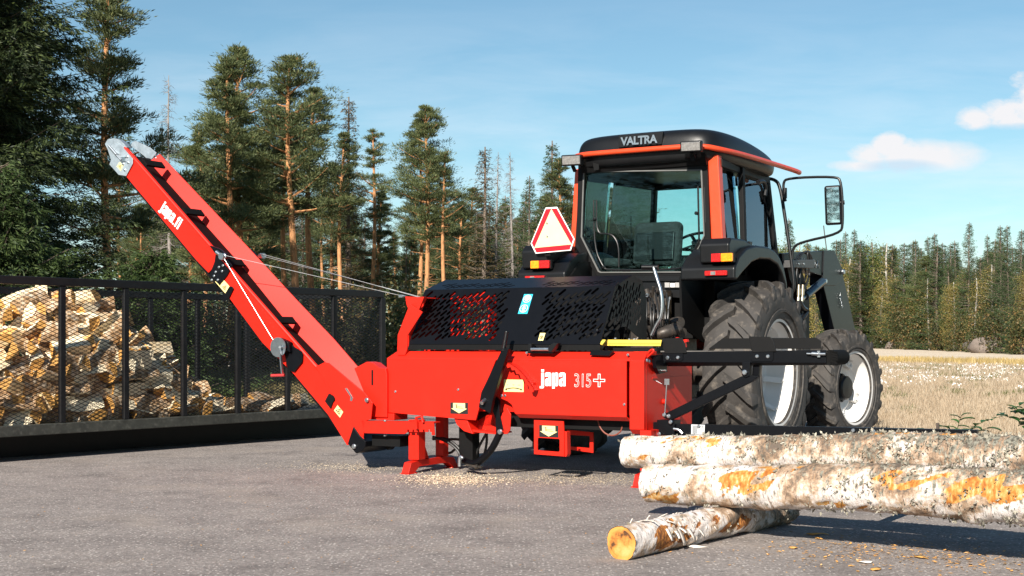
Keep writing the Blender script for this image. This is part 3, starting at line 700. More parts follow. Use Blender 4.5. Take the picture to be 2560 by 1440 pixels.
mesh_panel(A0, A1, .006); mesh_panel(A0, A1, DB); mesh_panel(0, DB, A1 - .02, 'y'); mesh_panel(0, DB, A0 + .02, 'y')
for nm, y in (('front', 0), ('back', DB)):
    MB().box((A0, y - .03, ZT - .075), (A1, y + .03, ZT)).build('top_rail', cagem, cage, bevel=.008)
    MB().box((A0, y - .045, ZB - .1), (A1, y + .045, ZB - .002)).build('bottom_rail', cagedirty, cage, bevel=.008)
for x in (A0, A1):
    MB().box((x - .03, .032, ZT - .07), (x + .03, DB - .032, ZT - .004)).build('top_rail', cagem, cage, bevel=.006)
    MB().box((x - .03, .05, ZB - .09), (x + .03, DB - .05, ZB - .004)).build('bottom_rail', cagedirty, cage, bevel=.006)
for k in range(-3, 8):
    x = .635 + .7035 * k if k < 6 else (4.157 + .0 if k == 6 else None)
    if x is None or x < A0 + .05 or x > A1 - .1: continue
    for y in (0, DB): MB().box((x - .028, y - .022, ZB - .001), (x + .028, y + .022, ZT - .076)).build('post', cagem, cage, bevel=.005)
for x in (A0, A1):
    for y in (0, DB): MB().box((x - .04, y - .028, ZB - .001), (x + .029, y + .028, ZT - .076)).build('post', cagem, cage, bevel=.005)
MB().box((A0 + .04, .05, ZB - .07), (A1 - .04, DB - .05, ZB - .02)).build('floor_plate', cagedirty, cage)
for y in (.5, 1.2, 1.95): MB().box((A0 + .1, y, 0), (A1 - .1, y + .12, ZB - .102)).build('shade_skid', cagem, cage)  # supports drawn as full-length black beams to stand in for shade under the cage

woodm = bpy.data.materials.new('split_wood'); woodm.use_nodes = True; N = NT(woodm.node_tree); b = N.n['Principled BSDF']
tcn = N.new('ShaderNodeTexCoord').outputs['Object']; oi = N.new('ShaderNodeObjectInfo').outputs['Random']
gr = N.noise(N.mapping(tcn, (1.5, 16, 16)), 6, 6, .6); lg = N.noise(N.mapping(tcn, (1, 1, 1)), 5, 3)
c = N.ramp(N.math('ADD', N.math('MULTIPLY', gr, .5), N.math('MULTIPLY', N.math('ADD', lg, N.math('MULTIPLY', N.math('SUBTRACT', oi, .5), .35)), .5)),
           [(.24, (.58, .28, .07)), (.36, (.82, .60, .33)), (.5, (.90, .78, .56))])
N.l.new(c, b.inputs['Base Color']); b.inputs['Roughness'].default_value = .75
bp = N.new('ShaderNodeBump', {'Strength': .6, 'Distance': .006, 'Height': gr}); N.l.new(bp.outputs[0], b.inputs['Normal'])
barkw = bpy.data.materials.new('firewood_bark'); barkw.use_nodes = True; N = NT(barkw.node_tree); b = N.n['Principled BSDF']
tcn = N.new('ShaderNodeTexCoord').outputs['Object']
c = N.ramp(N.noise(N.mapping(tcn, (2, 1, 1)), 11, 6, .7), [(.36, (.16, .09, .045)), (.48, (.42, .25, .12)), (.58, (.6, .46, .32)), (.75, (.74, .66, .55))])
N.l.new(c, b.inputs['Base Color']); b.inputs['Roughness'].default_value = .85
endm = mat('log_end', (.60, .31, .08), .7, vary=.4, vscale=16)
def billet(seed):
    rng = np.random.default_rng(seed); L = rng.uniform(.34, .45); r = rng.uniform(.095, .142); a0 = rng.uniform(0, 6.28)
    span = rng.choice([1.6, 1.6, 2.1, 3.0]); na = 6; pts = [(0, 0)] if span < 2.8 else []
    arc = [(r * math.cos(a), r * math.sin(a)) for a in np.linspace(-span / 2, span / 2, na)]
    if span < 2.8 and rng.uniform() < .5: pts = [(r * rng.uniform(.05, .3), -r * rng.uniform(.05, .2)), (r * rng.uniform(.0, .3), r * rng.uniform(.05, .25))][::-1]; pts = [pts[1], pts[0]] if pts[0][1] > pts[1][1] else pts
    poly = arc + (pts[::-1] if len(pts) > 1 else pts)
    cx = r * .5; poly = [(x - cx, y) for x, y in poly]; n = len(poly); sec = 4; vs = []
    tw = rng.uniform(-.25, .25); bw = rng.normal(size=2) * .012
    for i in range(sec):
        q = i / (sec - 1); t = tw * (q - .5); sc2 = 1 + rng.uniform(-.07, .07)
        for x, y in poly:
            x2, y2 = (x * math.cos(t) - y * math.sin(t)) * sc2, (x * math.sin(t) + y * math.cos(t)) * sc2
            vs.append((L * (q - .5) + rng.uniform(-.008, .008), x2 + bw[0] * math.sin(math.pi * q) + rng.uniform(-.003, .003), y2 + bw[1] * math.sin(math.pi * q)))
    fs = []; mi = []
    for i in range(sec - 1):
        for k in range(n):
            fs.append((i*n+k, i*n+(k+1)%n, (i+1)*n+(k+1)%n, (i+1)*n+k)); mi.append(1 if k < na - 1 else 0)
    fs += [tuple(range(n - 1, -1, -1)), tuple(range((sec-1)*n, sec*n))]; mi += [2, 2]
    me = bpy.data.meshes.new('split_log'); me.from_pydata(vs, [], fs)
    for m_ in (woodm, barkw, endm): me.materials.append(m_)
    me.polygons.foreach_set('material_index', mi); me.update(); return me
BIL = [billet(100 + i) for i in range(14)]
Mc = Matrix.Translation((-4.5, 12.3, 0)) @ Matrix.Rotation(CA, 4, 'Z')
def ridge(a): return float(np.interp(a, [-2.1, -1, -.3, .35, .95, 1.6, 2.0, 2.4, 2.9, 3.4, 3.75], [.9, 1.0, 1.08, 1.28, 1.58, 1.60, 1.32, 1.02, .72, .5, .36]))
rng = np.random.default_rng(4); cand = []
def hgt(a, b_): return max(ZB, ridge(a) - .72 * abs(b_ - 1.15) ** 1.05)
tries = 0; pts_ = []
for layer, (dist, dz) in enumerate(((.148, .0), (.2, .15), (.26, .3))):
    got = []
    for _ in range(5000):
        a = rng.uniform(-1.6, 3.75); b_ = rng.uniform(.17, 1.75 if layer == 0 else 1.1); z = hgt(a, b_) - dz
        if z < ZB + .04: continue
        p = np.array([a, b_, z])
        if all(np.linalg.norm(p - q) > dist for q in got): got.append(p)
    pts_ += got
# the wall of wood against the front mesh
got = []
for _ in range(5000):
    a = rng.uniform(-.75, 3.6); z = rng.uniform(ZB + .05, max(ZB + .06, hgt(a, .2))); p = np.array([a, rng.uniform(.14, .3), z])
    if all(np.linalg.norm(p - q) > .14 for q in got): got.append(p)
pts_ += got
if len(pts_) > 298: pts_ = sorted(pts_, key=lambda q: q[1] + (.6 if q[2] < hgt(q[0], q[1]) - .25 else 0))[:298]
for i, p in enumerate(pts_):
    me = BIL[rng.integers(0, len(BIL))]; o = link('split_log', me)
    tilt = rng.normal() * .45 if p[2] > ZB + .2 else rng.normal() * .12
    M = Matrix.Translation(tuple(p)) @ Matrix.Rotation(rng.uniform(0, 3.14) if rng.uniform() < .75 else rng.normal() * .3, 4, 'Z') @ Matrix.Rotation(tilt, 4, 'Y') @ Matrix.Rotation(rng.uniform(0, 6.28), 4, 'X')
    if p[1] < .32: # lie flat behind the mesh
        M = Matrix.Translation(tuple(p)) @ Matrix.Rotation(rng.normal() * .22 if rng.uniform() < .8 else 1.57, 4, 'Z') @ Matrix.Rotation(tilt, 4, 'Y') @ Matrix.Rotation(rng.uniform(0, 6.28), 4, 'X')
        if M.to_3x3().col[0].y > .5: M.translation.y = .26
    wd = Mc @ M
    o.matrix_world = wd
    bay = int(np.clip((p[0] - .635) // .7035 + 1, 0, 5)); lv_ = 'top' if p[2] > hgt(p[0], 1.15) - .22 else ('foot' if p[2] < .62 else 'middle')
    tag(o, 'pale split log at heap %s, %s' % (lv_, ('left of first post', 'between first and second post', 'between second and third post', 'between third and fourth post', 'between fourth and fifth post', 'right of fifth post')[bay]) + (', against the mesh' if p[1] < .35 else ''), 'firewood', 'split logs heaped in the cage')
for (a, b_, z, rz, lab) in ((3.83, .25, ZB + .07, .25, 'last split log at the right foot of the heap, lying alone on the cage floor'), (2.35, .8, .98, .1, 'long split log poking out to the right from the slope of the heap')):
    o = link('split_log', BIL[2]); o.matrix_world = Mc @ Matrix.Translation((a, b_, z)) @ Matrix.Rotation(rz, 4, 'Z') @ Matrix.Rotation(.5, 4, 'X'); tag(o, lab, 'firewood', 'split logs heaped in the cage')
st_ = MB().bar(Gp(405, 1113), Gp(399, 1086) + Vector((-.02, .0, .26)), .022, .014).build('wooden_stake', woodm); tag(st_, 'thin pale wooden stick leaning out from under the cage', 'stick')

# ------------------------------------------------------------ the birch logs
bl = bpy.data.materials.new('birch_log_bark'); bl.use_nodes = True; N = NT(bl.node_tree); b = N.n['Principled BSDF']
tcn = N.new('ShaderNodeTexCoord').outputs['Object']
att = N.new('ShaderNodeAttribute', attribute_name='wood').outputs['Fac']; attd = N.new('ShaderNodeAttribute', attribute_name='rough').outputs['Fac']
n1 = N.math('SUBTRACT', N.noise(N.mapping(tcn, (1, 1, 1)), 5, 8, .74), N.math('MULTIPLY', attd, .055)); n2 = N.noise(N.mapping(tcn, (2.2, 1, 1), (3, 1, 0)), 17, 7, .7); n3 = N.noise(N.mapping(tcn, (5, .8, .8)), 16, 4, .6)
c = N.ramp(n1, [(.37, (.11, .085, .065)), (.43, (.30, .20, .13)), (.485, (.50, .38, .28)), (.53, (.62, .56, .52)), (.66, (.74, .71, .69))])
len_ = N.noise(N.mapping(tcn, (30, 5, 5), (1, 2, 3)), 3, 3, .6); c = N.mix(N.math('MULTIPLY', N.math('SUBTRACT', len_, .60, clamp=True), 14, clamp=True), c, (.16, .10, .07))
c = N.mix(N.math('MULTIPLY', N.math('SUBTRACT', N.math('ADD', n3, 0), .55, clamp=True), 3.2, clamp=True), c, (.45, .25, .12))
lich = N.math('MULTIPLY', N.math('SUBTRACT', N.math('ADD', n2, N.math('MULTIPLY', attd, .10)), .575, clamp=True), 14, clamp=True)
c = N.mix(lich, c, N.ramp(N.noise(tcn, 60, 3), [(.35, (.05, .045, .035)), (.6, (.26, .25, .20))]))
rust = N.new('ShaderNodeAttribute', attribute_name='rust').outputs['Fac']
wm = N.math('MULTIPLY', N.math('SUBTRACT', N.math('ADD', att, N.math('MULTIPLY', N.math('SUBTRACT', n2, .5), .9)), .45), 9, clamp=True)
wc_ = N.ramp(N.noise(N.mapping(tcn, (4, 2, 2)), 12, 3), [(.33, (.30, .09, .012)), (.46, (.45, .18, .03)), (.58, (.54, .30, .09)), (.7, (.60, .46, .27))]); wc_ = N.mix(rust, wc_, N.ramp(N.noise(N.mapping(tcn, (8, 2, 2)), 14, 5, .7), [(.38, (.08, .03, .012)), (.5, (.30, .10, .02)), (.62, (.55, .24, .05))]))
c = N.mix(wm, c, wc_)
N.l.new(c, b.inputs['Base Color']); b.inputs['Roughness'].default_value = .8
bp = N.new('ShaderNodeBump', {'Strength': .9, 'Distance': .012, 'Height': N.math('ADD', n2, N.math('MULTIPLY', n1, .6))}); N.l.new(bp.outputs[0], b.inputs['Normal'])
cut = bpy.data.materials.new('sawn_log_end'); cut.use_nodes = True; N = NT(cut.node_tree); b = N.n['Principled BSDF']
tcn = N.new('ShaderNodeTexCoord').outputs['Object']; sp_ = N.new('ShaderNodeSeparateXYZ', {0: tcn})
rr_ = N.math('SQRT', N.math('ADD', N.math('POWER', sp_.outputs[1], 2.0), N.math('POWER', sp_.outputs[2], 2.0)))
ring = N.math('SINE', N.math('MULTIPLY', N.math('ADD', rr_, N.math('MULTIPLY', N.noise(tcn, 8, 3), .02)), 600))
nn = N.noise(N.mapping(tcn, (1, 1, 1), (2.1, .3, 5)), 13, 4, .6)
c = N.ramp(nn, [(.38, (.07, .025, .008)), (.44, (.36, .13, .02)), (.54, (.54, .25, .05)), (.68, (.62, .36, .12))])
c = N.mix(N.math('MULTIPLY', N.math('GREATER_THAN', rr_, .068), .6), c, (.66, .28, .05)); c = N.mix(N.math('MULTIPLY', N.math('ADD', ring, 1), .05), c, (.4, .2, .06))
N.l.new(c, b.inputs['Base Color']); b.inputs['Roughness'].default_value = .7
def birch_log(p, q, r0, r1, seed, patches, label, sag=0.0, flakes=2200, knots=5, smoothend=.25, curl=0):
    p, q = Vector(p), Vector(q); L = (q - p).length; rng = np.random.default_rng(seed); nx, na = int(L / .011), 72
    xs = np.linspace(0, L, nx); an = np.linspace(0, 2 * math.pi, na, endpoint=False)
    Xg, Ag = np.meshgrid(xs, an, indexing='ij')
    def fbm(sx, sa, k, amp):
        o_ = np.zeros_like(Xg)
        for i in range(k):
            f = 2 ** i; ph = rng.uniform(0, 6.28, 6)
            for j in range(3): o_ += amp / f ** .9 * np.sin(Xg * sx * f * rng.uniform(.6, 1.4) + np.round(sa * f * rng.uniform(.5, 1.5)) * Ag + ph[j]) / 3
        return o_
    rad = r0 + (r1 - r0) * Xg / L + fbm(5, 1, 4, .008) + fbm(30, 5, 3, .004)
    roughz = np.clip((Xg / L - smoothend) * 1.5, 0, 1); rad += roughz * (rng.normal(size=Xg.shape) * .0016 + np.abs(fbm(45, 7, 3, .007)))
    wood = np.zeros_like(Xg); FX = fbm(14, 3, 4, .10); FA = fbm(18, 3, 4, .45); CL = fbm(9, 3, 3, 1.0)
    for (x, a, rx, ra) in patches:
        d = ((Xg + FX - x) / rx) ** 2 + ((((Ag + FA - a) + math.pi) % (2 * math.pi) - math.pi) / ra) ** 2; mk = np.clip(1.25 - d, 0, 1); wood = np.maximum(wood, mk); rad -= .005 * mk
    for k in range(knots):
        x, a = rng.uniform(.2, L - .1), rng.uniform(0, 6.28); rad += .018 * np.exp(-((Xg - x) / .05) ** 2 - (((Ag - a + math.pi) % 6.283 - math.pi) / .35) ** 2)
    cy = .014 * np.sin(xs * 1.9 + seed); cz = .008 * np.sin(xs * 2.7 + seed * 2) + sag * np.sin(xs / L * math.pi); cy -= cy[0]; cz -= cz[0]
    V = np.stack([Xg, cy[:, None] + rad * np.cos(Ag), cz[:, None] + rad * np.sin(Ag)], -1).reshape(-1, 3)
    i0 = np.arange(nx - 1)[:, None] * na; k0 = np.arange(na)[None, :]; k1 = (k0 + 1) % na
    Q = np.stack([i0 + k0, i0 + k1, i0 + na + k1, i0 + na + k0], -1).reshape(-1, 4)
    root = empty('birch_log', p); root.rotation_mode = 'QUATERNION'; root.rotation_quaternion = (q - p).to_track_quat('X', 'Z')
    me = mesh_np('bark', V, Q, bl, True)
    for nm, ar in (('wood', wood), ('rough', roughz * (.7 + .9 * np.sin(Ag)) if not curl else roughz), ('rust', np.full_like(Xg, 1.0 if curl else 0.0))):
        at_ = me.attributes.new(nm, 'FLOAT', 'POINT'); at_.data.foreach_set('value', ar.astype(np.float32).ravel())
    link('bark', me, root)
    mb = MB(); a = V[:na] + np.array([-.001, 0, 0]); mb.add([tuple(x) for x in a * [1, .97, .97]] + [(-.003, 0, 0)], [(k, (k + 1) % na, na) for k in range(na)]); mb.build('sawn_end', cut, root)
    mb = MB(); a = V[-na:]; mb.add([tuple(x) for x in a * [1, .98, .98]] + [(L + .002, 0, 0)], [((k + 1) % na, k, na) for k in range(na)])
    mb.build('sawn_end', cut, root)
    # lichen tufts and bark flakes standing off the surface
    idx = rng.integers(0, len(V), flakes); keep = rng.uniform(size=flakes) < (.12 + .8 * roughz.reshape(-1)[idx]) * np.clip(.35 + 1.6 * CL.reshape(-1)[idx], .08, 1); idx = idx[keep]
    A = Ag.reshape(-1)[idx]; nr = np.column_stack([np.zeros(len(idx)), np.cos(A), np.sin(A)])
    Pn = V[idx] - nr * .002; n_ = len(idx); Pn = np.repeat(Pn, 5, 0) + rng.normal(size=(n_ * 5, 3)) * .005; D = np.repeat(nr, 5, 0) * .7 + rng.normal(size=(n_ * 5, 3)) * .8
    Ln = rng.uniform(.008, .026, n_ * 5)
    lo = link('lichen', mesh_np('lichen', *blades(Pn, D, Ln, Ln * .6, rng), lichenm), root); lo['kind'] = 'stuff'
    if curl:
        mb = MB()
        for k in range(curl):
            x = rng.uniform(.12, L * .75); a = rng.uniform(-.6, 2.6) ; rr2 = float(np.interp(x, [0, L], [r0, r1])) + .004; wd2 = rng.uniform(.008, .028); ln2 = rng.uniform(.4, 1.3); lift = rng.uniform(.004, .032)
            vs = []
            for j in range(9):
                q2 = j / 8; aa = a + ln2 * q2; r2 = rr2 + lift * q2 ** 2.2; xx = x + .02 * math.sin(k + q2 * 3)
                vs += [(xx - wd2 * (1 - .6 * q2), r2 * math.cos(aa), r2 * math.sin(aa)), (xx + wd2 * (1 - .6 * q2), r2 * math.cos(aa), r2 * math.sin(aa))]
            mb.add(vs, [(2*j, 2*j+1, 2*j+3, 2*j+2) for j in range(8)])
        co = mb.build('peeling_bark', peel, root, solid=.0015); co['kind'] = 'stuff'
    return tag(root, label, 'log')
lichenm = leaf_mat('lichen', [(.06, .055, .045), (.26, .24, .19), (.50, .46, .38)], .0, .9)
peel = mat('peeling_birch_bark', (.78, .70, .62), .6, vary=.25, vscale=30)
dirL = (Vector((2.43, 6.65, .341)) - Vector((.73, 8.0, .268))).normalized()
p2 = Vector((.73, 8.0, .272))
p2 = p2 + dirL * .06
birch_log(p2, p2 + dirL * 3.2, .108, .138, 2, [(.62, 2.75, .17, .55), (.14, 3.95, .12, .45), (1.58, 2.75, .15, .42), (1.99, 2.8, .20, .6), (1.2, 4.0, .08, .35), (.85, 2.1, .12, .25), (.72, 2.95, .08, .4)],
          'thick white and grey birch log in front, resting across the small log', flakes=5200, smoothend=.18)
p1 = Vector((.66, 8.255, .428))
d1 = (Vector((2.53, 6.77, .512)) - p1).normalized()
p1 = p1 + d1 * .03
birch_log(p1, p1 + d1 * 3.3, .092, .118, 5, [(.42, 2.1, .07, .25), (.62, 2.2, .06, .3), (.22, 3.3, .03, .25), (.36, 3.6, .035, .3), (1.9, 1.5, .35, .18), (.03, 1.7, .05, .5), (1.55, 1.6, .05, .2)],
          'brownish lichen-covered birch log lying behind and above the thick white log', flakes=6500, smoothend=.0)
p3 = Vector((.536, 6.88, .087)); p3b = Vector((1.62, 8.3, .083))
birch_log(p3, p3b, .086, .08, 9, [(.26, 3.2, .12, .6), (.5, 3.5, .13, .45), (.85, 3.3, .10, .5), (1.05, 3.3, .12, .7), (.4, 2.5, .05, .3), (.66, 3.0, .06, .3)],
          'small birch log on the asphalt with orange sawn end and curling white bark', flakes=900, smoothend=.5, curl=80)
# litter on the asphalt
def litter(name, n, fn, size, m, label, cat, seed, asp=.5):
    rng = np.random.default_rng(seed); xy = fn(rng, n); P = np.column_stack([xy[0], xy[1], np.full(n, .012)]); a = rng.uniform(0, 6.28, n)
    D = np.column_stack([np.cos(a), np.sin(a), rng.uniform(-.05, .3, n)]); L = size * rng.uniform(.4, 1.4, n) ** 1.5
    D = unit(D); X = np.column_stack([-np.sin(a), np.cos(a), rng.normal(size=n) * .3]); X = unit(X) * (L * asp / 2 * rng.uniform(.5, 1.3, n))[:, None]; L = L[:, None]
    V = np.stack([P, P + D * L * .4 + X, P + D * L, P + D * L * .55 - X], 1).reshape(-1, 3); V[:, 2] = np.maximum(V[:, 2], .0115)
    return tag(link(name, mesh_np(name, V, np.arange(4 * n).reshape(n, 4), m)), label, cat, kind='stuff')
def blob(u0, v0, su, sv, k=1):
    def f(rng, n):
        u = u0 + rng.normal(size=n) * su; v = np.clip(v0 + rng.normal(size=n) * sv, 1060, 1500); Y = CZ * F / (v - CV); return (u - CU) / F * Y, Y
    return f
sawd = leaf_mat('sawdust', [(.55, .42, .27), (.72, .58, .40), (.82, .70, .54)], 0, .9)
chip = leaf_mat('bark_chips', [(.10, .07, .04), (.30, .18, .08), (.62, .30, .07), (.80, .55, .28)], 0, .8)
litter('sawdust', 6500, blob(1135, 1202, 70, 9), .012, sawd, 'pale sawdust heap spilled under the left foot of the red machine', 'sawdust', 1)
litter('sawdust', 5200, blob(1420, 1202, 130, 9), .011, sawd, 'thin trail of sawdust on the asphalt under the middle of the red machine', 'sawdust', 2)
litter('sawdust', 2600, blob(880, 1172, 90, 7), .010, sawd, 'faint sawdust streak on the asphalt left of the red machine', 'sawdust', 3)
litter('bark_litter', 800, blob(2160, 1385, 150, 20), .018, chip, 'orange bark chips and lichen strewn in front of the log pile', 'bark chips', 4)
litter('bark_litter', 320, blob(2450, 1410, 90, 18), .020, chip, 'bark crumbs on the asphalt at the lower right corner', 'bark chips', 5)
def allover(rng, n):
    v = 1100 + 340 * rng.uniform(0, 1, n) ** .8; u = rng.uniform(-50, 2600, n); Y = CZ * F / (v - CV); return (u - CU) / F * Y, Y
litter('bark_litter', 900, allover, .012, chip, 'tiny scattered leaf and bark specks all over the asphalt', 'bark chips', 6)
for i, (u, v, s_, lab) in enumerate(((2040, 1341, .055, 'larger orange bark flake at the edge of the log shadow'), (1985, 1376, .035, 'orange bark flake left of the chip patch'), (2048, 1352, .03, 'small orange flake just below the larger one by the log shadow'), (1740, 1372, .06, 'curled pale bark strip on the asphalt below the small log'), (2190, 1430, .04, 'orange flake at the bottom edge below the chip patch'),
                                   (2300, 1400, .05, 'brown bark piece in the chip patch'), (2165, 1412, .05, 'grey green flat stone-like flake in front of the chip patch'))):
    mb = MB(); rng = np.random.default_rng(i + 30); n_ = 9
    vs = [(s_ * (1 + .3 * rng.normal()) * math.cos(6.283 * k / n_) * .9, s_ * .5 * (1 + .25 * rng.normal()) * math.sin(6.283 * k / n_), .012 + .008 * rng.uniform()) for k in range(n_)] + [(0, 0, .02)]
    mb.add(vs, [(k, (k + 1) % n_, n_) for k in range(n_)]); o = mb.build('bark_flake', peel if i in (3, 6) else endm, solid=.003); o.location = Gp(u, v); o.rotation_euler = (0, 0, i); tag(o, lab, 'bark flake')
# ------------------------------------------------------------ the red firewood processor
PO = (0, -2, 0)
proc = empty('firewood_processor', W(0, -2), -R(YAW)); tag(proc, 'red firewood processor with black mesh hood and long rising conveyor, hitched behind the tractor', 'machine')
S_, T_, Z_ = Vector((1, 0, 0)), Vector((0, 1, 0)), Vector((0, 0, 1))
def B(mb, name, m, par=proc, **kw): return mb.build(name, m, par, off=PO, **kw)
def poly(uv, t, th=.01, back=True): return MB().prism([Pt(u, v, t) for u, v in uv], (0, th if back else -th, 0))
def bolts(parent, pts, ax=(0, -1, 0), r=.011, m=zinc):
    for p in pts: B(MB().hexb(p, ax, r, r * .9), 'bolt', m, parent)
TF = -2.44
# body: frame, front covers, right end housing
frame = B(MB().prism([(-1.29, t, z) for t, z in ((-2.36, .52), (-2.36, .93), (-2.3, .98), (-1.62, .98), (-1.57, .93), (-1.57, .52))], (2.2, 0, 0)), 'body_frame', red, bevel=.006)
sL, sR = Pt(967, 900, TF).x, .885
top = MB().prism([(sL + .012, TF, .937), (sL + .08, TF + .045, 1.0), (sL + .08, -1.66, 1.0), (sL + .012, -1.6, .93), (sL + .012, -1.6, .915), (sL + .012, TF, .915)], (.001, 0, 0))
top = MB(); a = [(sL + .0, TF, .93), (sL + .0, TF, .940), (sL + .075, TF + .05, 1.0), (sL + .075, -1.62, 1.0), (sL + .0, -1.62, .93)]
b2 = [(sR, TF, .93), (sR, TF, .940), (sR, TF + .05, 1.0), (sR, -1.62, 1.0), (sR, -1.62, .93)]
top.add(a + b2, [(0, 1, 2, 3, 4), (9, 8, 7, 6, 5), (0, 5, 6, 1), (1, 6, 7, 2), (2, 7, 8, 3), (3, 8, 9, 4), (4, 9, 5, 0)])
B(top, 'top_cover', red, bevel=.003)
mb = poly([(967, 898), (1240, 899.5), (1214, 962), (1189, 1051), (967, 1031)], TF, .018)
p0_, p1_ = Pt(967, 898, TF), Pt(967, 1031, TF)
mb.prism([(p0_.x, TF + .018, p0_.z), (p0_.x, TF + .4, p0_.z), (p0_.x, TF + .4, p1_.z), (p0_.x, TF + .018, p1_.z)], (.015, 0, 0))
cov = B(mb, 'left_cover', red, bevel=.003)
bolts(cov, [Pt(989, 979, TF), Pt(1146, 974, TF)])
mb = MB().prism([Pt(u, v, TF + .001) for u, v in ((1244, 899.5), (1566, 902.5), (1566, 1043), (1287, 1034), (1279, 1012), (1268, 1003), (1225, 985))], (0, .015, 0))
q = [Pt(1287, 1034, TF), Pt(1566, 1043, TF)]; mb.prism([q[0], q[0] + Vector((.015, .05, -.035)), q[0] + Vector((.015, .065, -.03)), q[0] + Vector((0, .016, .002))], (q[1].x - q[0].x, 0, 0))
cov2 = B(mb, 'right_cover', red, bevel=.003)
bolts(cov2, [Pt(1255, 989, TF), Pt(1263, 989, TF), Pt(1561, 1011, TF), Pt(1570, 887, TF), Pt(1317, 882, TF)])
hs = [(-2.462, .425), (-2.462, .935), (-2.40, 1.003), (-1.58, 1.003), (-1.565, .99), (-1.565, .43), (-1.6, .40), (-2.41, .385)]
endh = B(MB().prism([(.88, t, z) for t, z in hs], (.118, 0, 0)), 'end_housing', red, bevel=.004)
B(MB().prism([(.999, t, z) for t, z in ((-2.42, .42), (-2.42, .9), (-2.41, .905), (-2.41, .415))], (.001, 0, 0)), 'seam', red, endh)
mb = MB()
for t in (-2.2, -2.12): mb.cyl((.99, t, .90 if t < -2.15 else .62), (1.02, t, .90 if t < -2.15 else .62), .02)
mb.box((.998, -2.32, .80), (1.004, -1.6, .806)); B(mb, 'end_fittings', red, endh)
# writing
MAT_T = {}
pt = Pt(1349.5, 972, TF); pe = Pt(1414, 972, TF)
zb = Pt(1380, 965, TF).z
A_o = [(945, 580), (955, 575), (1003, 575), (1018, 590), (1018, 748), (986, 748), (986, 738), (974, 750), (950, 750), (937, 735), (937, 672), (950, 656), (984, 646), (984, 608), (978, 603), (972, 608), (972, 632), (939, 632), (939, 592)]
A_i = [(971, 680), (984, 672), (984, 716), (976, 722), (971, 716)]
GLY = {'j': ([[(888, 580), (925, 580), (925, 765), (912, 780), (868, 780), (868, 752), (884, 752), (888, 746)], [(888, 538), (925, 538), (925, 566), (888, 566)]], [], 0),
 'a': ([A_o], [A_i], 937), 'p': ([[(1030, 580), (1064, 580), (1064, 588), (1077, 575), (1096, 575), (1109, 590), (1109, 735), (1096, 750), (1077, 750), (1064, 740), (1064, 780), (1030, 780)]], [[(1064, 612), (1076, 606), (1076, 719), (1064, 713)]], 1030),
 '.': ([[(0, 720), (30, 720), (30, 748), (0, 748)]], [], 0), 'i': ([[(0, 580), (35, 580), (35, 748), (0, 748)], [(0, 538), (35, 538), (35, 566), (0, 566)]], [], 0),
 'f': ([[(10, 748), (10, 606), (0, 606), (0, 580), (10, 580), (10, 556), (24, 540), (60, 540), (60, 564), (46, 564), (45, 580), (60, 580), (60, 606), (45, 606), (45, 748)]], [], 0)}
def logo(items, org, U, V, sx, sy, par):
    # items: (glyph, x offset); drawn on a 168-unit x-height grid, baseline at 748
    for g, x0 in items:
        outs, ins, gx = GLY[g]
        for o_ in outs:
            tr_ = lambda lp: [((x - (868 if g == 'j' else gx) + x0) * sx, (748 - y) * sy) for x, y in lp]
            plate('lettering', tr_(o_), [tr_(h_) for h_ in ins], org, U, V, .0012, white, par, PO)
kx = (pe.x - pt.x) / 335; kz = (Pt(1380, 932, TF).z - Pt(1380, 965, TF).z) / 168
logo([('j', 0), ('a', 69), ('p', 162), ('a', 254)], Vector((pt.x, TF - .001, Pt(1380, 965, TF).z)), S_, Z_, kx, kz, cov2)
a, b2 = Pt(1436, 968, TF), Pt(1490, 968, TF)
text('lettering', '315', a, S_, Z_, Pt(1460, 934, TF).z - a.z, Pt(1478, 968, TF).x - a.x, white, cov2, PO, outline=.014, bold=.0, space=.95)
c0 = Pt(1498, 951, TF); hw, aw = .05, .011
plus = [(-aw, hw), (aw, hw), (aw, aw), (hw, aw), (hw, -aw), (aw, -aw), (aw, -hw), (-aw, -hw), (-aw, -aw), (-hw, -aw), (-hw, aw), (-aw, aw)]; ai = aw - .0045
inn = [(-ai, hw-.0045), (ai, hw-.0045), (ai, ai), (hw-.0045, ai), (hw-.0045, -ai), (ai, -ai), (ai, -hw+.0045), (-ai, -hw+.0045), (-ai, -ai), (-hw+.0045, -ai), (-hw+.0045, ai), (-ai, ai)]
plate('plus_sign', plus, [inn], c0 + Vector((0, -.001, 0)), S_, Z_, .001, white, cov2, PO)
def rect(u0, v0, u1, v1, t): p, q = Pt(u0, v1, t), Pt(u1, v0, t); return (p.x, q.x, p.z, Pt(u1, v1, t).z if 0 else p.z, q.z)
def sticker(name, u0, v0, u1, v1, t, m, par, th=.0012):
    p, q = Pt(u0, v1, t), Pt(u1, v0, t); return B(MB().box((p.x, t - th, p.z), (q.x, t - .0002, q.z)), name, m, par, smooth=False), p, q
stk, p, q = sticker('yellow_sticker', 1260, 949.5, 1309, 979, TF, yellow, proc)
arc = [(x, .012 * (1 - (x / .07) ** 2)) for x in np.linspace(-.068, .068, 15)]
cx, cz_ = (p.x + q.x) / 2, p.z + .018
loop = [(x, y + .004) for x, y in arc] + [(x, y - .004) for x, y in arc[::-1]]
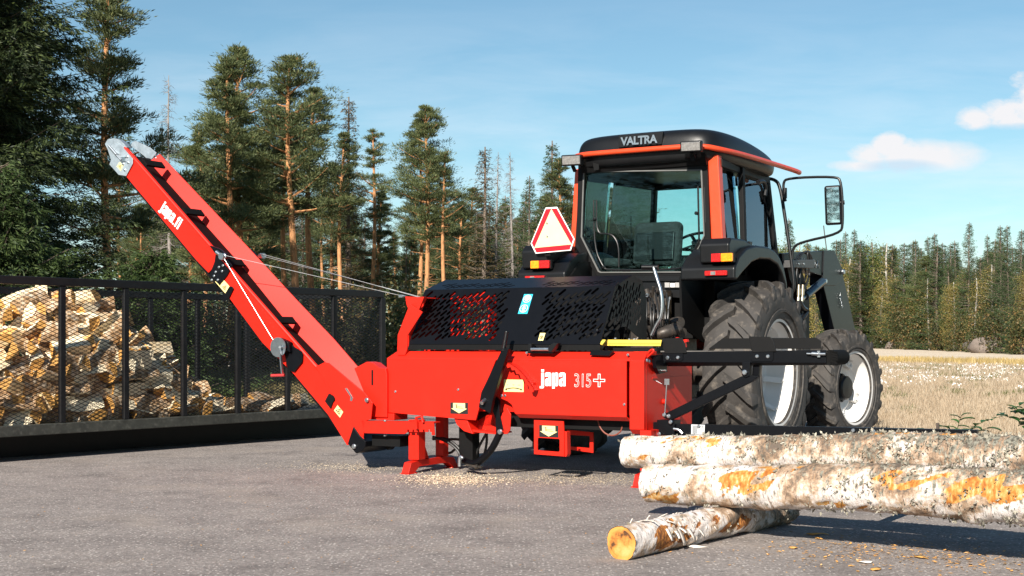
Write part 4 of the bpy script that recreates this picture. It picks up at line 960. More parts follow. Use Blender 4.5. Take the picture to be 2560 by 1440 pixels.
B(MB().prism([(cx + x, TF - .0014, cz_ + y) for x, y in loop], (0, -.0004, 0)).prism([(cx - .08, TF - .0014, cz_ - .002), (cx - .062, TF - .0014, cz_ + .012), (cx - .062, TF - .0014, cz_ - .010)], (0, -.0004, 0)).prism([(cx + .08, TF - .0014, cz_ - .002), (cx + .062, TF - .0014, cz_ + .012), (cx + .062, TF - .0014, cz_ - .010)], (0, -.0004, 0))
  .box((cx - .06, TF - .0018, cz_ + .034), (cx - .052, TF - .0014, cz_ + .038)).box((cx - .01, TF - .0018, cz_ + .034), (cx + .006, TF - .0014, cz_ + .038)).box((cx + .036, TF - .0018, cz_ + .034), (cx + .062, TF - .0014, cz_ + .037)), 'arrow_print', decblk, stk, smooth=False)
def arrow_sign(u0, v0, u1, v1, t, par):
    o, p, q = sticker('arrow_sticker', u0, v0, u1, v1, t, decblk, par); w, h = q.x - p.x, q.z - p.z; f = lambda x, y: (p.x + x * w, t - .0014, p.z + y * h)
    B(MB().prism([f(.16, .95), f(.84, .95), f(.84, .48), f(.96, .48), f(.5, .06), f(.04, .48), f(.16, .48)], (0, -.0004, 0)), 'arrow_print', yellow, o, smooth=False)
    B(MB().prism([f(.33, .85), f(.37, .85), f(.37, .52), f(.33, .5)], (0, -.0009, 0)).prism([f(.37, .52), f(.75, .46), f(.75, .5), f(.37, .57)], (0, -.0009, 0)).prism([f(.37, .64), f(.68, .6), f(.68, .63), f(.37, .68)], (0, -.0009, 0)).prism([f(.24, .8), f(.44, .8), f(.44, .77), f(.24, .77)], (0, -.0009, 0)), 'pictogram', decblk, o, smooth=False)
arrow_sign(1126, 1007, 1170, 1034, TF - .001, proc)

# the black mesh hood
hb, hf, ht = (-2.42, 1.055), (-2.16, 1.507), (-1.85, 1.602)
s0, s1 = -1.159, .613
def slot_cells(x0, x1, y0, y1, ang=math.radians(47), L=.100, wv=.0345, sl=.078, sw=.0235, keep=None):
    e1 = (math.cos(ang), math.sin(ang)); e2 = (-math.sin(ang), math.cos(ang)); out = []; cx, cy = (x0 + x1) / 2, (y0 + y1) / 2
    for i in range(-60, 61):
        for j in range(-40, 41):
            a = (j + (.5 if i % 2 else 0)) * L; b_ = i * wv; x = cx + e1[0] * a + e2[0] * b_; y = cy + e1[1] * a + e2[1] * b_
            if not (x0 < x < x1 and y0 < y < y1): continue
            if keep and not keep(x, y): continue
            lp = []
            for sgn in (1, -1):
                for k in range(5):
                    th = -math.pi / 2 + math.pi * k / 4; ax_ = sgn * ((sl - sw) / 2 + sw / 2 * math.cos(th)); bx = sgn * sw / 2 * math.sin(th)
                    lp.append((x + e1[0] * ax_ + e2[0] * bx, y + e1[1] * ax_ + e2[1] * bx))
            out.append(lp)
    return out
Wd = s1 - s0; Vf = Vector((0, hf[0] - hb[0], hf[1] - hb[1])); Hf = Vf.length
sa = lambda u, v=780: Pt(u, v, -2.29).x - s0
hood = B(MB().prism([(s0, hb[0] + .004, hb[1] - .045), (s0, hb[0] + .004, hb[1]), (s0, hb[0] + .03, hb[1]), (s0, hb[0] + .03, hb[1] - .045)], (Wd, 0, 0)).bar((s0, -2.2, 1.44), (s0, -2.2, 1.445), .01, .01), 'hood_skirt', blkm)
holes = slot_cells(sa(1046), sa(1258), .062, Hf - .040) + slot_cells(sa(1352), sa(1510), .062, Hf - .040)
hfp = plate('hood_front', [(0, 0), (Wd, 0), (Wd, Hf), (0, Hf)], holes, (s0, hb[0], hb[1]), S_, Vf, .003, blk, proc, PO)
Vt = Vector((0, ht[0] - hf[0], ht[1] - hf[1])); Ht = Vt.length
holes = slot_cells(.12, .80, .045, Ht - .16) + slot_cells(1.1, 1.70, .045, Ht - .16)
plate('hood_top', [(0, 0), (Wd, 0), (Wd, Ht), (0, Ht)], holes, (s0, hf[0], hf[1] + .0005), S_, Vt, .003, blk, proc, PO)
def prof(extra=0): return [(hb[0], hb[1]), (hf[0], hf[1]), (ht[0], ht[1]), (-1.68, 1.57), (-1.6, 1.45), (-1.58, 1.05)]
o2 = [(t - hb[0], z - hb[1]) for t, z in prof()]
hl = slot_cells(.12, .72, .16, .48, ang=R(60), keep=lambda x, y: y < .42 + x * .12 and x > .1 + y * .35)
for s_, hh in ((s1 - .002, hl), (s0 + .002, [])): plate('hood_side', o2, hh, (s_, hb[0], hb[1]), T_, Z_, .003, blk, proc, PO)
# rear wall of the hood
RW = -1.87; sw0, sw1 = Pt(1126, 790, RW).x, Pt(1238, 790, RW).x
B(MB().box((sw1, RW, 1.0), (s1 - .01, RW + .006, 1.594)).box((s0 + .01, RW, 1.0), (sw0, RW + .006, 1.594)).box((sw0, RW, 1.50), (sw1, RW + .006, 1.594)).prism([(s0 + .01, -1.85, 1.6), (s0 + .01, -1.68, 1.568), (s0 + .01, -1.6, 1.448), (s0 + .01, -1.603, 1.44), (s0 + .01, -1.684, 1.562), (s0 + .01, -1.852, 1.594)], (Wd - .02, 0, 0)), 'hood_rear', blkm)
plate('rear_guard', [(0, 0), (sw1 - sw0, 0), (sw1 - sw0, .50), (0, .50)], slot_cells(.04, sw1 - sw0 - .04, .08, .40, ang=R(50)), (sw0, RW, 1.0), S_, Z_, .004, red, proc, PO)
B(MB().box((s0 + .02, -2.2, 1.0), (sw1, RW - .01, 1.03)).box((sw1 + .005, RW - .12, 1.0), (sw1 + .015, RW - .005, 1.46)), 'splitting_trough', red)
# things inside the hood and the saw behind it
mb = MB().cyl((-.3, -2.0, 1.12), (.55, -2.0, 1.12), .05).box((-.25, -2.1, 1.0), (.5, -1.8, 1.1)).box((.1, -1.95, 1.1), (.3, -1.75, 1.38)).cyl((.2, -2.1, 1.2), (.2, -1.7, 1.2), .09); B(mb, 'saw_unit', blkm)
spr = MB(); spr.tube([(s1 - .55 + .02 * math.cos(a * 1.0) * 0 + a * .006, -2.0 + .016 * math.cos(a), 1.16 + .016 * math.sin(a)) for a in np.linspace(0, 80, 300)], .0035, 5); B(spr, 'spring', zinc)
# stickers on the hood
U0, V0 = S_, Vf.normalized(); Nf = U0.cross(V0)
def hp(u, v): # point on the front plate through a pixel
    lo, hi = -.0, 1.0
    for _ in range(30):
        m_ = (lo + hi) / 2; t = hb[0] + Vf.y * m_; z = Pt(u, v, t).z
        if z > hb[1] + Vf.z * m_: lo = m_
        else: hi = m_
    return Pt(u, v, hb[0] + Vf.y * lo)
def hsheet(name, uv, m, par, lift=.003, th=.0006):
    return B(MB().prism([hp(u, v) + Nf * lift for u, v in uv], Nf * th), name, m, par, smooth=False)
cs = hsheet('cyan_sticker', [(1311, 736), (1333, 736), (1318.5, 785), (1295, 785)], cyan, proc)
def disc(name, u, v, r, m, par, lift, n=24, hole=0):
    c_ = hp(u, v) + Nf * lift; ol = [(r * math.cos(6.2832 * k / n), r * math.sin(6.2832 * k / n)) for k in range(n)]
    hl_ = [[(hole * math.cos(6.2832 * k / n), hole * math.sin(6.2832 * k / n)) for k in range(n)]] if hole else []
    return plate(name, ol, hl_, c_, U0, V0, .0006, m, par, PO)
for (u, v) in ((1318.5, 747.5), (1310, 772)):
    disc('pictogram', u, v, .036, white, cs, .0045, hole=.032)
c_ = hp(1310, 772) + Nf * .0045
fig = [(-.004, .026), (.004, .026), (.009, .018), (.009, .012), (.018, -.002), (.014, -.005), (.006, .006), (.006, -.006), (.013, -.028), (.006, -.028), (0, -.012), (-.006, -.028), (-.013, -.028), (-.006, -.006), (-.006, .006), (-.014, -.005), (-.018, -.002), (-.009, .012), (-.009, .018)]
plate('pictogram', fig, [], c_, U0, V0, .0006, white, cs, PO)
c_ = hp(1318.5, 747.5) + Nf * .0045
face = [(-.022, .006), (-.016, .02), (0, .027), (.016, .02), (.022, .006), (.022, -.008), (.014, -.012), (.012, -.004), (-.012, -.004), (-.014, -.012), (-.022, -.008)]
plate('pictogram', face, [[(-.014, .004), (-.014, .012), (.014, .012), (.014, .004)]], c_, U0, V0, .0006, white, cs, PO)
plate('pictogram', [(-.012, -.008), (.012, -.008), (.008, -.022), (-.008, -.022)], [], c_, U0, V0, .0006, white, cs, PO)
ys = hsheet('yellow_sticker', [(1351, 833), (1364, 833), (1358, 852), (1345.5, 852)], yellow, proc)
disc('pictogram', 1354, 844, .016, decblk, ys, .0045, hole=.011); c_ = hp(1354, 844) + Nf * .005
plate('pictogram', [(-.009, .006), (.009, .006), (0, -.01)], [], c_, U0, V0, .0006, decblk, ys, PO)
# hood handle, latch, length scale
hd = B(MB().cyl(Pt(1328, 873, -2.50), Pt(1372, 873, -2.50), .0125), 'handle_grip', zinc)
B(MB().prism([Pt(1320, 859, -2.50), Pt(1328, 859, -2.50), Pt(1329, 880, -2.50), Pt(1319, 878, -2.50)], (0, .06, 0)).prism([Pt(1370, 867, -2.50), Pt(1383, 857, -2.50), Pt(1394, 858, -2.50), Pt(1378, 880, -2.50), Pt(1369, 879, -2.50)], (0, .06, 0)).box((Pt(1322, 880, -2.44).x, -2.46, .985), (Pt(1385, 880, -2.44).x, -2.42, 1.01)), 'handle_bracket', plast, bevel=.004)
B(MB().prism([Pt(u, v, -2.455) for u, v in ((1478, 875), (1532, 877), (1522, 890), (1473, 888))], (0, .04, 0)), 'latch', blk, bevel=.003)
sc_l = B(MB().prism([Pt(u, v, -2.25) for u, v in ((1493, 849), (1654, 850), (1651, 865), (1503, 864))], (0, .01, 0)), 'length_scale', yel2)
mb = MB(); pa, pb = Pt(1510, 857, -2.252), Pt(1650, 858, -2.252)
for k in range(70):
    x = pa.x + (pb.x - pa.x) * k / 69; mb.box((x, -2.2525, 1.055 if k % 5 else 1.05), (x + .0015, -2.2505, 1.068))
B(mb, 'scale_marks', decblk, sc_l, smooth=False)
B(MB().box((s1 + .02, -2.24, .985), (1.0, -1.7, 1.03)), 'infeed_floor', blkm)
bolts(proc, [Pt(1538, 847, -2.2) + Vector((0, 0, 0)), Pt(1573, 849, -2.2), Pt(1585, 849, -2.2)], (0, 0, 1))
# control lever and toothed sector
lv = MB().prism([Pt(u, v, -2.56) for u, v in ((1256, 870), (1271, 872), (1243, 962), (1231, 1003), (1225, 1034), (1196, 1018), (1203, 980), (1212, 962))], (0, .04, 0)); lev = B(lv, 'control_lever', blk, bevel=.004)
gp = MB(); A_, B_ = Pt(1267, 828, -2.545), Pt(1259, 873, -2.545)
gp.lathe(A_, B_ - A_, [(0, .001), (0, .016)] + [x for k in range(14) for x in ((.006 + k * .0098, .0185), (.011 + k * .0098, .016))] + [(.148, .024), (.155, .024), (.156, .001)], 16); B(gp, 'grip', plast, lev)
B(MB().cyl(Pt(1204, 1008, -2.60), Pt(1217, 995, -2.53), .016), 'lock_pin', zinc, lev)
arc_o, arc_i = [], []
for k in range(15):
    q = k / 14; u = 1258 + 78 * q; v = 905 + 70 * q ** 1.9
    arc_o.append((u, v)); arc_i.append((u - 4 - 2 * (k % 2), v + 6 + 5 * (k % 2)))
sec = MB().prism([Pt(u, v, -2.51) for u, v in arc_o + arc_i[::-1]], (0, .012, 0)).prism([Pt(u, v, -2.51) for u, v in arc_o + [(u - 1.5, v + 2) for u, v in arc_o[::-1]]], (0, .065, 0)); B(sec, 'toothed_sector', red, smooth=False)
B(MB().box(Pt(1262, 915, -2.49), Pt(1268, 905, -2.49) + Vector((0, .06, 0))).box(Pt(1325, 965, -2.49), Pt(1332, 957, -2.49) + Vector((0, .06, 0))), 'sector_bracket', red)
# underside: swing bracket, black column, curved arm, hoses
B(MB().prism([Pt(u, v, -2.42) for u, v in ((1131, 1036), (1162, 1036), (1177, 1074), (1182, 1085), (1160, 1078), (1142, 1062))], (0, .3, 0)).prism([Pt(u, v, -2.44) for u, v in ((1238, 1086), (1256, 1032), (1268, 1020), (1277, 1036), (1275, 1075), (1268, 1085))], (0, .012, 0)).prism([Pt(u, v, -2.40) for u, v in ((1160, 1078), (1240, 1086), (1240, 1082), (1182, 1074))], (0, .25, 0)).prism([Pt(u, v, -2.3) for u, v in ((1192, 1052), (1245, 1020), (1238, 1084), (1182, 1080))], (0, .01, 0)), 'swing_bracket', red, bevel=.003)
bolts(proc, [Pt(1251, 1079, -2.47)], r=.022)
B(MB().prism([Pt(u, v, -2.45) for u, v in ((1232, 985), (1246, 1000), (1249, 1035), (1258, 1076), (1240, 1082), (1238, 1045), (1228, 1020), (1213, 1012))], (0, .03, 0)), 'swing_link', blk, bevel=.003)
B(MB().box(tuple(Pt(1147, 1150, -2.22)), tuple(Pt(1181, 1062, -2.22) + Vector((0, .11, 0)))), 'hydraulic_column', blkm, bevel=.004)
arm = MB().tube([Pt(1251, 1080, -2.43), Pt(1232, 1120, -2.42), Pt(1215, 1140, -2.4), Pt(1195, 1157, -2.38), Pt(1180, 1160, -2.36), Pt(1160, 1152, -2.33), Pt(1152, 1146, -2.3)], .028, 14, smooth=2); B(arm, 'curved_arm', blk)
B(MB().tube([Pt(1158, 1146, -2.42), Pt(1150, 1140, -2.42), Pt(1149, 1150, -2.42), Pt(1149, 1166, -2.42)], .016, 12, smooth=1), 'drain_pipe', zinc)
B(MB().bar(Pt(1166, 1162, -2.4), Pt(1205, 1168, -2.4), .02, .015).cyl(Pt(1188, 1168, -2.4), Pt(1196, 1166, -2.4), .02), 'arm_end', greasy)
for k, pth in enumerate(([(1082, 1092), (1120, 1104), (1150, 1130), (1148, 1150)], [(1082, 1098), (1110, 1094), (1140, 1110), (1165, 1145)], [(1187, 1148), (1195, 1120), (1215, 1085)], [(1210, 1140), (1217, 1110), (1217, 1084)], [(1090, 1102), (1128, 1097), (1160, 1100), (1195, 1084)], [(1105, 1128), (1125, 1135), (1140, 1120), (1160, 1108)])):
    B(MB().tube([Pt(u, v, -2.25 + .05 * k) for u, v in pth], .011, 8, smooth=3), 'hydraulic_hose', hose)
B(MB().tube([Pt(u, v, -2.3) for u, v in ((1494, 1048), (1500, 1070), (1515, 1086), (1535, 1090), (1552, 1080), (1556, 1065))], .006, 6, smooth=2), 'hydraulic_hose', mat('braided_hose', (.2, .05, .03), .6))
# steps / guards hanging below the right cover
def frame_plate(name, uvo, uvi, t, th=.05, par=proc):
    org = Pt(*uvo[0], t); loc = lambda p: (p.x - org.x, p.z - org.z)
    return plate(name, [loc(Pt(u, v, t)) for u, v in uvo], [[loc(Pt(u, v, t)) for u, v in uvi]] if uvi else [], org, S_, Z_, th, red, par, PO)
g1 = frame_plate('step_frame', [(1336, 1050), (1409, 1053), (1411, 1078), (1411, 1141), (1336, 1135)], [(1345, 1096), (1348, 1094), (1397, 1097), (1400, 1099), (1400, 1127), (1397, 1129.5), (1348, 1126), (1344, 1124)], -2.43, .012)
B(MB().prism([Pt(u, v, -2.43) for u, v in ((1411, 1078), (1417, 1080), (1418, 1136), (1415, 1142), (1411, 1142))], (0, .06, 0)), 'step_flange', red, bevel=.003)
arrow_sign(1348, 1064, 1396, 1092, -2.437, proc)
frame_plate('step_frame', [(1418, 1074), (1484, 1081), (1484, 1132), (1418, 1123)], [(1422, 1087), (1475, 1090), (1475, 1120), (1422, 1116)], -2.1, .012)
B(MB().box((-.55, -2.3, .40), (.85, -1.7, .52)), 'under_frame', blkm)
# left stand and right stand
def TG(u, v, z=0.0):
    d = Gp(u, v, z) - T0; return Vector((d.dot(RT), d.dot(FW), z))
a = TG(1003, 1188); sF = a.x + .03
def stand(sF, tn, tf):
    m_ = MB(); w_ = .035
    for (t0, t1) in ((tn, tn + .12), (tf - .12, tf)): m_.box((sF - w_ - .01, t0, .008), (sF + w_ + .01, t1, .016))
    m_.prism([(sF - w_, tn + .01, .016), (sF - w_, tn + .05, .10), (sF - w_, tn + .2, .115), (sF - w_, tf - .2, .115), (sF - w_, tf - .08, .10), (sF - w_, tf - .01, .016), (sF - w_, tf - .09, .016), (sF - w_, tf - .17, .06), (sF - w_, tn + .17, .06), (sF - w_, tn + .1, .016)], (2 * w_, 0, 0))
    return m_
tn, tf = a.y, TG(1140, 1170).y
st1 = B(stand(sF, tn, tf), 'stand_foot', red, bevel=.003)
mb = MB().box((sF - .05, tn + .13, .115), (sF + .05, tn + .23, .44)).prism([(sF - .02, tn + .23, .115), (sF - .02, tn + .33, .115), (sF - .02, tn + .23, .3)], (.04, 0, 0)).box((sF - .06, tn + .12, .34), (sF + .06, tn + .24, .37)); B(mb, 'stand_post', red, bevel=.004)
B(MB().box((sF - .045, tn + .52, .115), (sF + .035, tn + .60, .55)), 'stand_post', red, bevel=.004)
bolts(proc, [(sF - .02, tn + .13, .355)], r=.014)
b_ = TG(1578, 1222); B(stand(b_.x + .04, b_.y, b_.y + .75), 'stand_foot', red, bevel=.003); B(MB().box((b_.x, b_.y + .15, .115), (b_.x + .09, b_.y + .24, .42)).box((b_.x, b_.y + .2, .36), (b_.x + .09, -2.2, .42)), 'stand_post', red, bevel=.003)
# toothed swing beam
tb = -2.54
tp = [(903, 1052), (1084, 1055), (1086, 1088), (1079, 1088), (1079, 1080)]
x = 1074
while x > 1012: tp += [(x, 1080), (x, 1074), (x - 4, 1074), (x - 4, 1080)]; x -= 13
tp += [(1011, 1085), (911, 1083)]
B(poly(tp, tb, .012).prism([Pt(903, 1052, tb), Pt(1084, 1055, tb), Pt(1084, 1058, tb), Pt(903, 1055, tb)], (0, .1, 0)), 'swing_beam', red, bevel=.002)
B(MB().tube([Pt(1041, 1072, tb - .02), Pt(1041, 1044, tb - .02), Pt(1055, 1041, tb - .02), Pt(1057, 1056, tb - .02)], .012, 8), 'locking_hook', red)
bolts(proc, [Pt(963, 1053, tb) + Vector((0, 0, .0))], (0, 0, 1), .016); bolts(proc, [Pt(963, 1090, tb + .05)], (0, 0, 1), .016)
B(MB().box(tuple(Pt(930, 1114, -2.45)), tuple(Pt(1000, 1090, -2.45) + Vector((0, .25, 0)))).prism([Pt(u, v, -2.3) for u, v in ((958, 1095), (985, 1110), (975, 1118), (968, 1125), (960, 1112))], (0, .08, 0)), 'belt_drive', blkm)
# turning knuckle of the conveyor
B(MB().prism([Pt(u, v, -2.47) for u, v in ((885, 921), (917, 904), (932, 907), (947, 919), (964, 921), (967, 935), (967, 1044), (925, 1042), (911, 985))], (0, .12, 0)).box(tuple(Pt(905, 1048, -2.45)), tuple(Pt(985, 1034, -2.45) + Vector((0, .2, 0)))), 'turning_knuckle', red, bevel=.006)
B(MB().box(tuple(Pt(928.5, 963, -2.474)), tuple(Pt(932.5, 925, -2.474) + Vector((0, .003, 0)))), 'slot', blkm, smooth=False)
bolts(proc, [Pt(918, 1000, -2.55)], r=.02)

# ------------------------------------------------------------ conveyor
TN, TFR = -2.52, -2.14
conv = B(poly([(331, 384), (352, 408), (537, 624), (555, 645), (521, 682), (490, 650), (315, 441)], TN, .012), 'conveyor_side', red, bevel=.003)
low = B(poly([(545, 672), (562, 652), (600, 694), (700, 810), (792, 917), (893, 1052), (912, 1105), (867, 1113), (820, 1037), (735, 936), (655, 856), (573, 745), (548, 705)], TN + .002, .012), 'conveyor_side', red, bevel=.003)
B(MB().tube([Pt(313, 369, TN), Pt(537, 626, TN), Pt(700, 812, TN), Pt(792, 917, TN), Pt(893, 1052, TN)], .017, 8), 'side_lip', red)
0 and B(MB().prism([Pt(316, 372, TN + .01), Pt(790, 918, TN + .01), Pt(785, 926, TN + .01), Pt(312, 380, TN + .01)], (0, .05, -.05)), 'inner_lip', red)
# far wall, flared outwards
fa = [Pt(372, 404, -2.17), Pt(602, 662, -2.17), Pt(722, 812, -2.17), Pt(812, 905, -2.17), Pt(912, 986, -2.17)]
fb = [Pt(399, 385, -2.10), Pt(620, 618, -2.10), Pt(740, 748, -2.10), Pt(835, 848, -2.10), Pt(912, 937, -2.10)]
mb = MB(); dn = Vector((0, .008, 0)); k = len(fa); mb.add(fa + fb + [p + dn for p in fa] + [p + dn for p in fb],
  [(i, i+1, k+i+1, k+i) for i in range(k-1)] + [(2*k+i+1, 2*k+i, 3*k+i, 3*k+i+1) for i in range(k-1)] + [(k+i, k+i+1, 3*k+i+1, 3*k+i) for i in range(k-1)] + [(i+1, i, 2*k+i, 2*k+i+1) for i in range(k-1)] + [(0, k, 3*k, 2*k), (k-1, 3*k-1, 4*k-1, 2*k-1)])
far = B(mb, 'far_wall', red, bevel=.002)
bolts(far, [Pt(390, 395, -2.12), Pt(600, 634, -2.12), Pt(611, 645, -2.12), Pt(620, 657, -2.12), Pt(630, 668, -2.12)], (-.1, -1, .2), .012)
# lower far side of the trough (outer wall below the belt)
na = [Pt(316, 380, TN + .012), Pt(537, 640, TN + .012), Pt(700, 826, TN + .012), Pt(790, 930, TN + .012), Pt(893, 1062, TN + .012)]
mb = MB(); mb.add(na + fa + [p - Vector((0, 0, .02)) for p in na] + [p - Vector((0, 0, .02)) for p in fa],
  [(i, i+1, k+i+1, k+i) for i in range(k-1)] + [(2*k+i+1, 2*k+i, 3*k+i, 3*k+i+1) for i in range(k-1)])
bt = B(mb, 'belt', belt)
for (u, v) in ((371, 402), (470, 523), (572, 650), (700, 795), (420, 462)):
    if u == 420: continue
    p = Pt(u - 16, v, TN + .06); q = Vector((p.x, -2.22, p.z)); up = Vector((.72, 0, .69))
    B(MB().prism([p, q, q + up * .022, p + up * .022], Vector((.05, 0, -.055))), 'cleat', belt, bt, bevel=.004)
# return belt / underside and black chain guard below the near panel
B(MB().prism([Pt(315, 446, -2.45), Pt(520, 690, -2.45), Pt(735, 942, -2.45), Pt(867, 1100, -2.45), Pt(872, 1090, -2.45), Pt(740, 925, -2.45), Pt(525, 665, -2.45), Pt(320, 425, -2.45)], (0, .28, 0)), 'return_belt', belt)
B(MB().prism([Pt(u, v, -2.13) for u, v in ((372, 404), (722, 812), (912, 986), (912, 1060), (735, 930), (330, 440))], (0, .01, 0)), 'far_side', red)
# galvanised head
tipm = MB().prism([Pt(u, v, TN - .014) for u, v in ((269, 348), (284, 350), (313, 368.5), (331.7, 394.6), (331.7, 409), (315, 440), (296, 437), (285, 424), (273, 411), (277.5, 400), (269, 374), (262, 360))], (0, .006, 0))
hdp = B(tipm, 'head_plate', galv, bevel=.002)
B(MB().prism([Pt(u, v, TN - .012) for u, v in ((269, 348), (284, 345), (300, 350), (318, 368), (313, 370), (284, 352))], (0, .06, 0)), 'head_flange', galv, bevel=.002)
B(MB().prism([Pt(u, v, TFR) for u, v in ((326.5, 364), (330.6, 355), (339, 352), (375, 368.5), (391, 382), (374, 404), (360, 390))], (0, .006, 0)), 'head_plate', galv, bevel=.002)
B(MB().cyl(Pt(296, 400, TN), Pt(296, 400, TN) + Vector((0, .38, 0)), .06), 'head_roller', belt)
B(MB().cyl(Pt(274, 366, TN - .03), Pt(292, 387, TN - .03), .017).cyl(Pt(270, 362, TN - .03), Pt(299, 396, TN - .03), .007).cyl(Pt(292, 388, TN - .03), Pt(303, 400, TN - .03), .011).box(tuple(Pt(300, 404, TN - .03)), tuple(Pt(312, 392, TN - .03) + Vector((0, .02, 0)))), 'belt_tensioner', zinc, hdp)
bolts(hdp, [Pt(320, 406, TN - .014), Pt(308, 410, TN - .014), Pt(312, 425, TN - .014), Pt(318, 392, TN - .014)], r=.012)
def warn(uv, t, par, tri):
    o = B(MB().prism([Pt(u, v, t) for u, v in uv], (0, -.0012, 0)), 'warning_sticker', yellow, par, smooth=False)
    for (u, v, r_) in tri:
        c_ = Pt(u, v, t); e = Vector((.69, 0, -.72)); n_ = Vector((.72, 0, .69))
        L3 = lambda s_: [c_ - e * s_ - n_ * s_ * .6, c_ + e * s_ - n_ * s_ * .6, c_ + n_ * s_]
        a_, b_2 = L3(r_), L3(r_ * .62); m2 = MB()
        for i in range(3): m2.prism([a_[i], a_[(i+1) % 3], b_2[(i+1) % 3], b_2[i]], (0, -.0018, 0))
        m2.prism([c_ + n_ * r_ * .3 - e * r_ * .1, c_ + n_ * r_ * .3 + e * r_ * .1, c_ - n_ * r_ * .3 + e * r_ * .2, c_ - n_ * r_ * .35 - e * r_ * .2], (0, -.0018, 0))
        B(m2, 'pictogram', decblk, o, smooth=False)
warn([(299, 405), (309, 413), (302, 428), (292, 416)], TN - .0145, proc, [(300.5, 416, .022)])
warn([(552, 691), (574, 716), (564, 734), (538, 704)], TN - .001, proc, [(549, 706, .032), (562, 719, .028)])
warn([(844, 1013), (858, 1030), (850, 1044), (835, 1026)], TN - .001, proc, [(847, 1028, .03)])
B(MB().prism([Pt(u, v, TN - .012) for u, v in ((822, 984), (834, 991), (836, 1000), (832, 1005), (826, 1022), (812, 1003))], (0, .013, 0)), 'hand_hole', blkm, low, smooth=False)
# raised cover plate on the lower near side
B(MB().prism([Pt(u, v, TN - .02) for u, v in ((788, 917), (810, 906), (821, 907), (911, 982), (931, 1007), (927, 1048), (912, 1053), (908, 1094), (886, 1066), (840, 1000))], (0, .012, 0)), 'cover_plate', red, bevel=.003)
B(MB().prism([Pt(u, v, TN - .026) for u, v in ((862, 971), (867, 970), (882, 995), (880, 1003), (875, 1002), (876, 992))], (0, .008, 0)), 'lock_lever', zinc)
# hinge with black plates, pulleys, cable
hg = B(MB().prism([Pt(u, v, TN - .014) for u, v in ((540, 625), (556, 640), (571, 653), (580, 664), (566, 690), (548, 712), (523, 688), (536, 655))], (0, .012, 0)).prism([Pt(u, v, TN - .02) for u, v in ((523, 613), (548, 622), (566, 636), (562, 650), (545, 645))], (0, .03, 0)), 'hinge_plate', blk, bevel=.002)
bolts(hg, [Pt(u, v, TN - .016) for u, v in ((548, 668), (556, 678), (540, 680), (536, 690), (558, 664), (530, 700), (545, 700))], r=.012)
B(MB().prism([Pt(u, v, TN - .014) for u, v in ((573, 716), (579, 716), (583, 722), (572, 745), (560, 754), (556, 745))], (0, .012, 0)), 'stop_plate', blk, low, bevel=.002)
B(MB().lathe(Pt(556, 641, TN - .05), (0, -1, 0), [(-.02, .001), (-.02, .03), (-.012, .03), (-.004, .02), (.004, .02), (.012, .03), (.02, .03), (.02, .001)], 20).cyl(Pt(541, 630, TN - .04), Pt(556, 641, TN - .04), .018), 'pulley', zinc)
B(MB().lathe(Pt(655, 640, -2.08), (1, -.3, 0), [(-.03, .001), (-.03, .026), (.03, .026), (.03, .001)], 16), 'pulley', zinc)
B(MB().prism([Pt(u, v, -2.085) for u, v in ((612, 622), (630, 626), (650, 648), (648, 660), (630, 655))], (0, .02, 0)), 'pulley_bracket', blk)
mast = Pt(1006, 740, -1.95)
for pth in ([Pt(556, 637, TN - .05), mast + Vector((0, 0, -.0))], [Pt(655, 640, -2.08), Pt(1050, 742, -1.9)], [Pt(560, 646, TN - .05), Pt(686, 855, TN - .05)], [Pt(655, 640, -2.08) + Vector((0, -.02, .02)), Pt(1050, 744, -1.9)]):
    B(MB().tube([pth[0], pth[1]], .0024, 6), 'lifting_cable', rope)
B(MB().box(tuple(mast + Vector((-.03, -.015, -.012))), tuple(mast + Vector((.01, .015, .012)))).cyl(mast + Vector((-.0, 0, 0)), mast + Vector((.035, 0, .0)), .008), 'cable_clamp', zinc)
# winch
wc = B(MB().lathe(Pt(697, 868, TN - .07), (0, -1, 0), [(-.05, .001), (-.05, .05), (-.045, .05), (-.04, .03), (0, .03), (.005, .085), (.012, .085), (.012, .001)], 32), 'winch', zinc)
B(MB().prism([Pt(u, v, TN - .02) for u, v in ((702, 844), (722, 852), (735, 868), (756, 880), (755, 905), (735, 930), (720, 925), (710, 880))], (0, .015, 0)).prism([Pt(u, v, TN - .06) for u, v in ((702, 846), (722, 856), (724, 880), (708, 872))], (0, .05, 0)), 'winch_bracket', blk, wc, bevel=.003)
B(MB().bar(Pt(700, 872, TN - .1), Pt(706, 938, TN - .1), .012, .022, up=(0, 1, 0)).cyl(Pt(700, 868, TN - .06), Pt(700, 868, TN - .12), .012), 'crank_arm', zinc, wc)
B(MB().cyl(Pt(678, 939, TN - .13), Pt(711, 938, TN - .1), .013), 'crank_grip', mat('grip_red', (.4, .03, .03), .3), wc)
# foot roller
B(MB().prism([Pt(u, v, TN - .01) for u, v in ((883, 1067), (899, 1090), (914, 1104), (913, 1117), (905, 1128), (890, 1134), (869, 1109))], (0, .4, 0)), 'foot_bracket', blk, bevel=.004)
bolts(proc, [Pt(886.5, 1116, TN - .01)], r=.022)
# lettering on the conveyor
o_, e_, tp_ = Pt(395, 528, TN - .0), Pt(442, 577, TN - .0), Pt(412.6, 503, TN - .0)
logo([('j', 0), ('a', 69), ('p', 162), ('a', 254), ('.', 347), ('f', 388), ('i', 458)], o_ + (tp_ - o_) * .12 + Vector((0, -.001, 0)), e_ - o_, tp_ - o_, (e_ - o_).length / 493, (tp_ - o_).length * .88 / 210, conv)

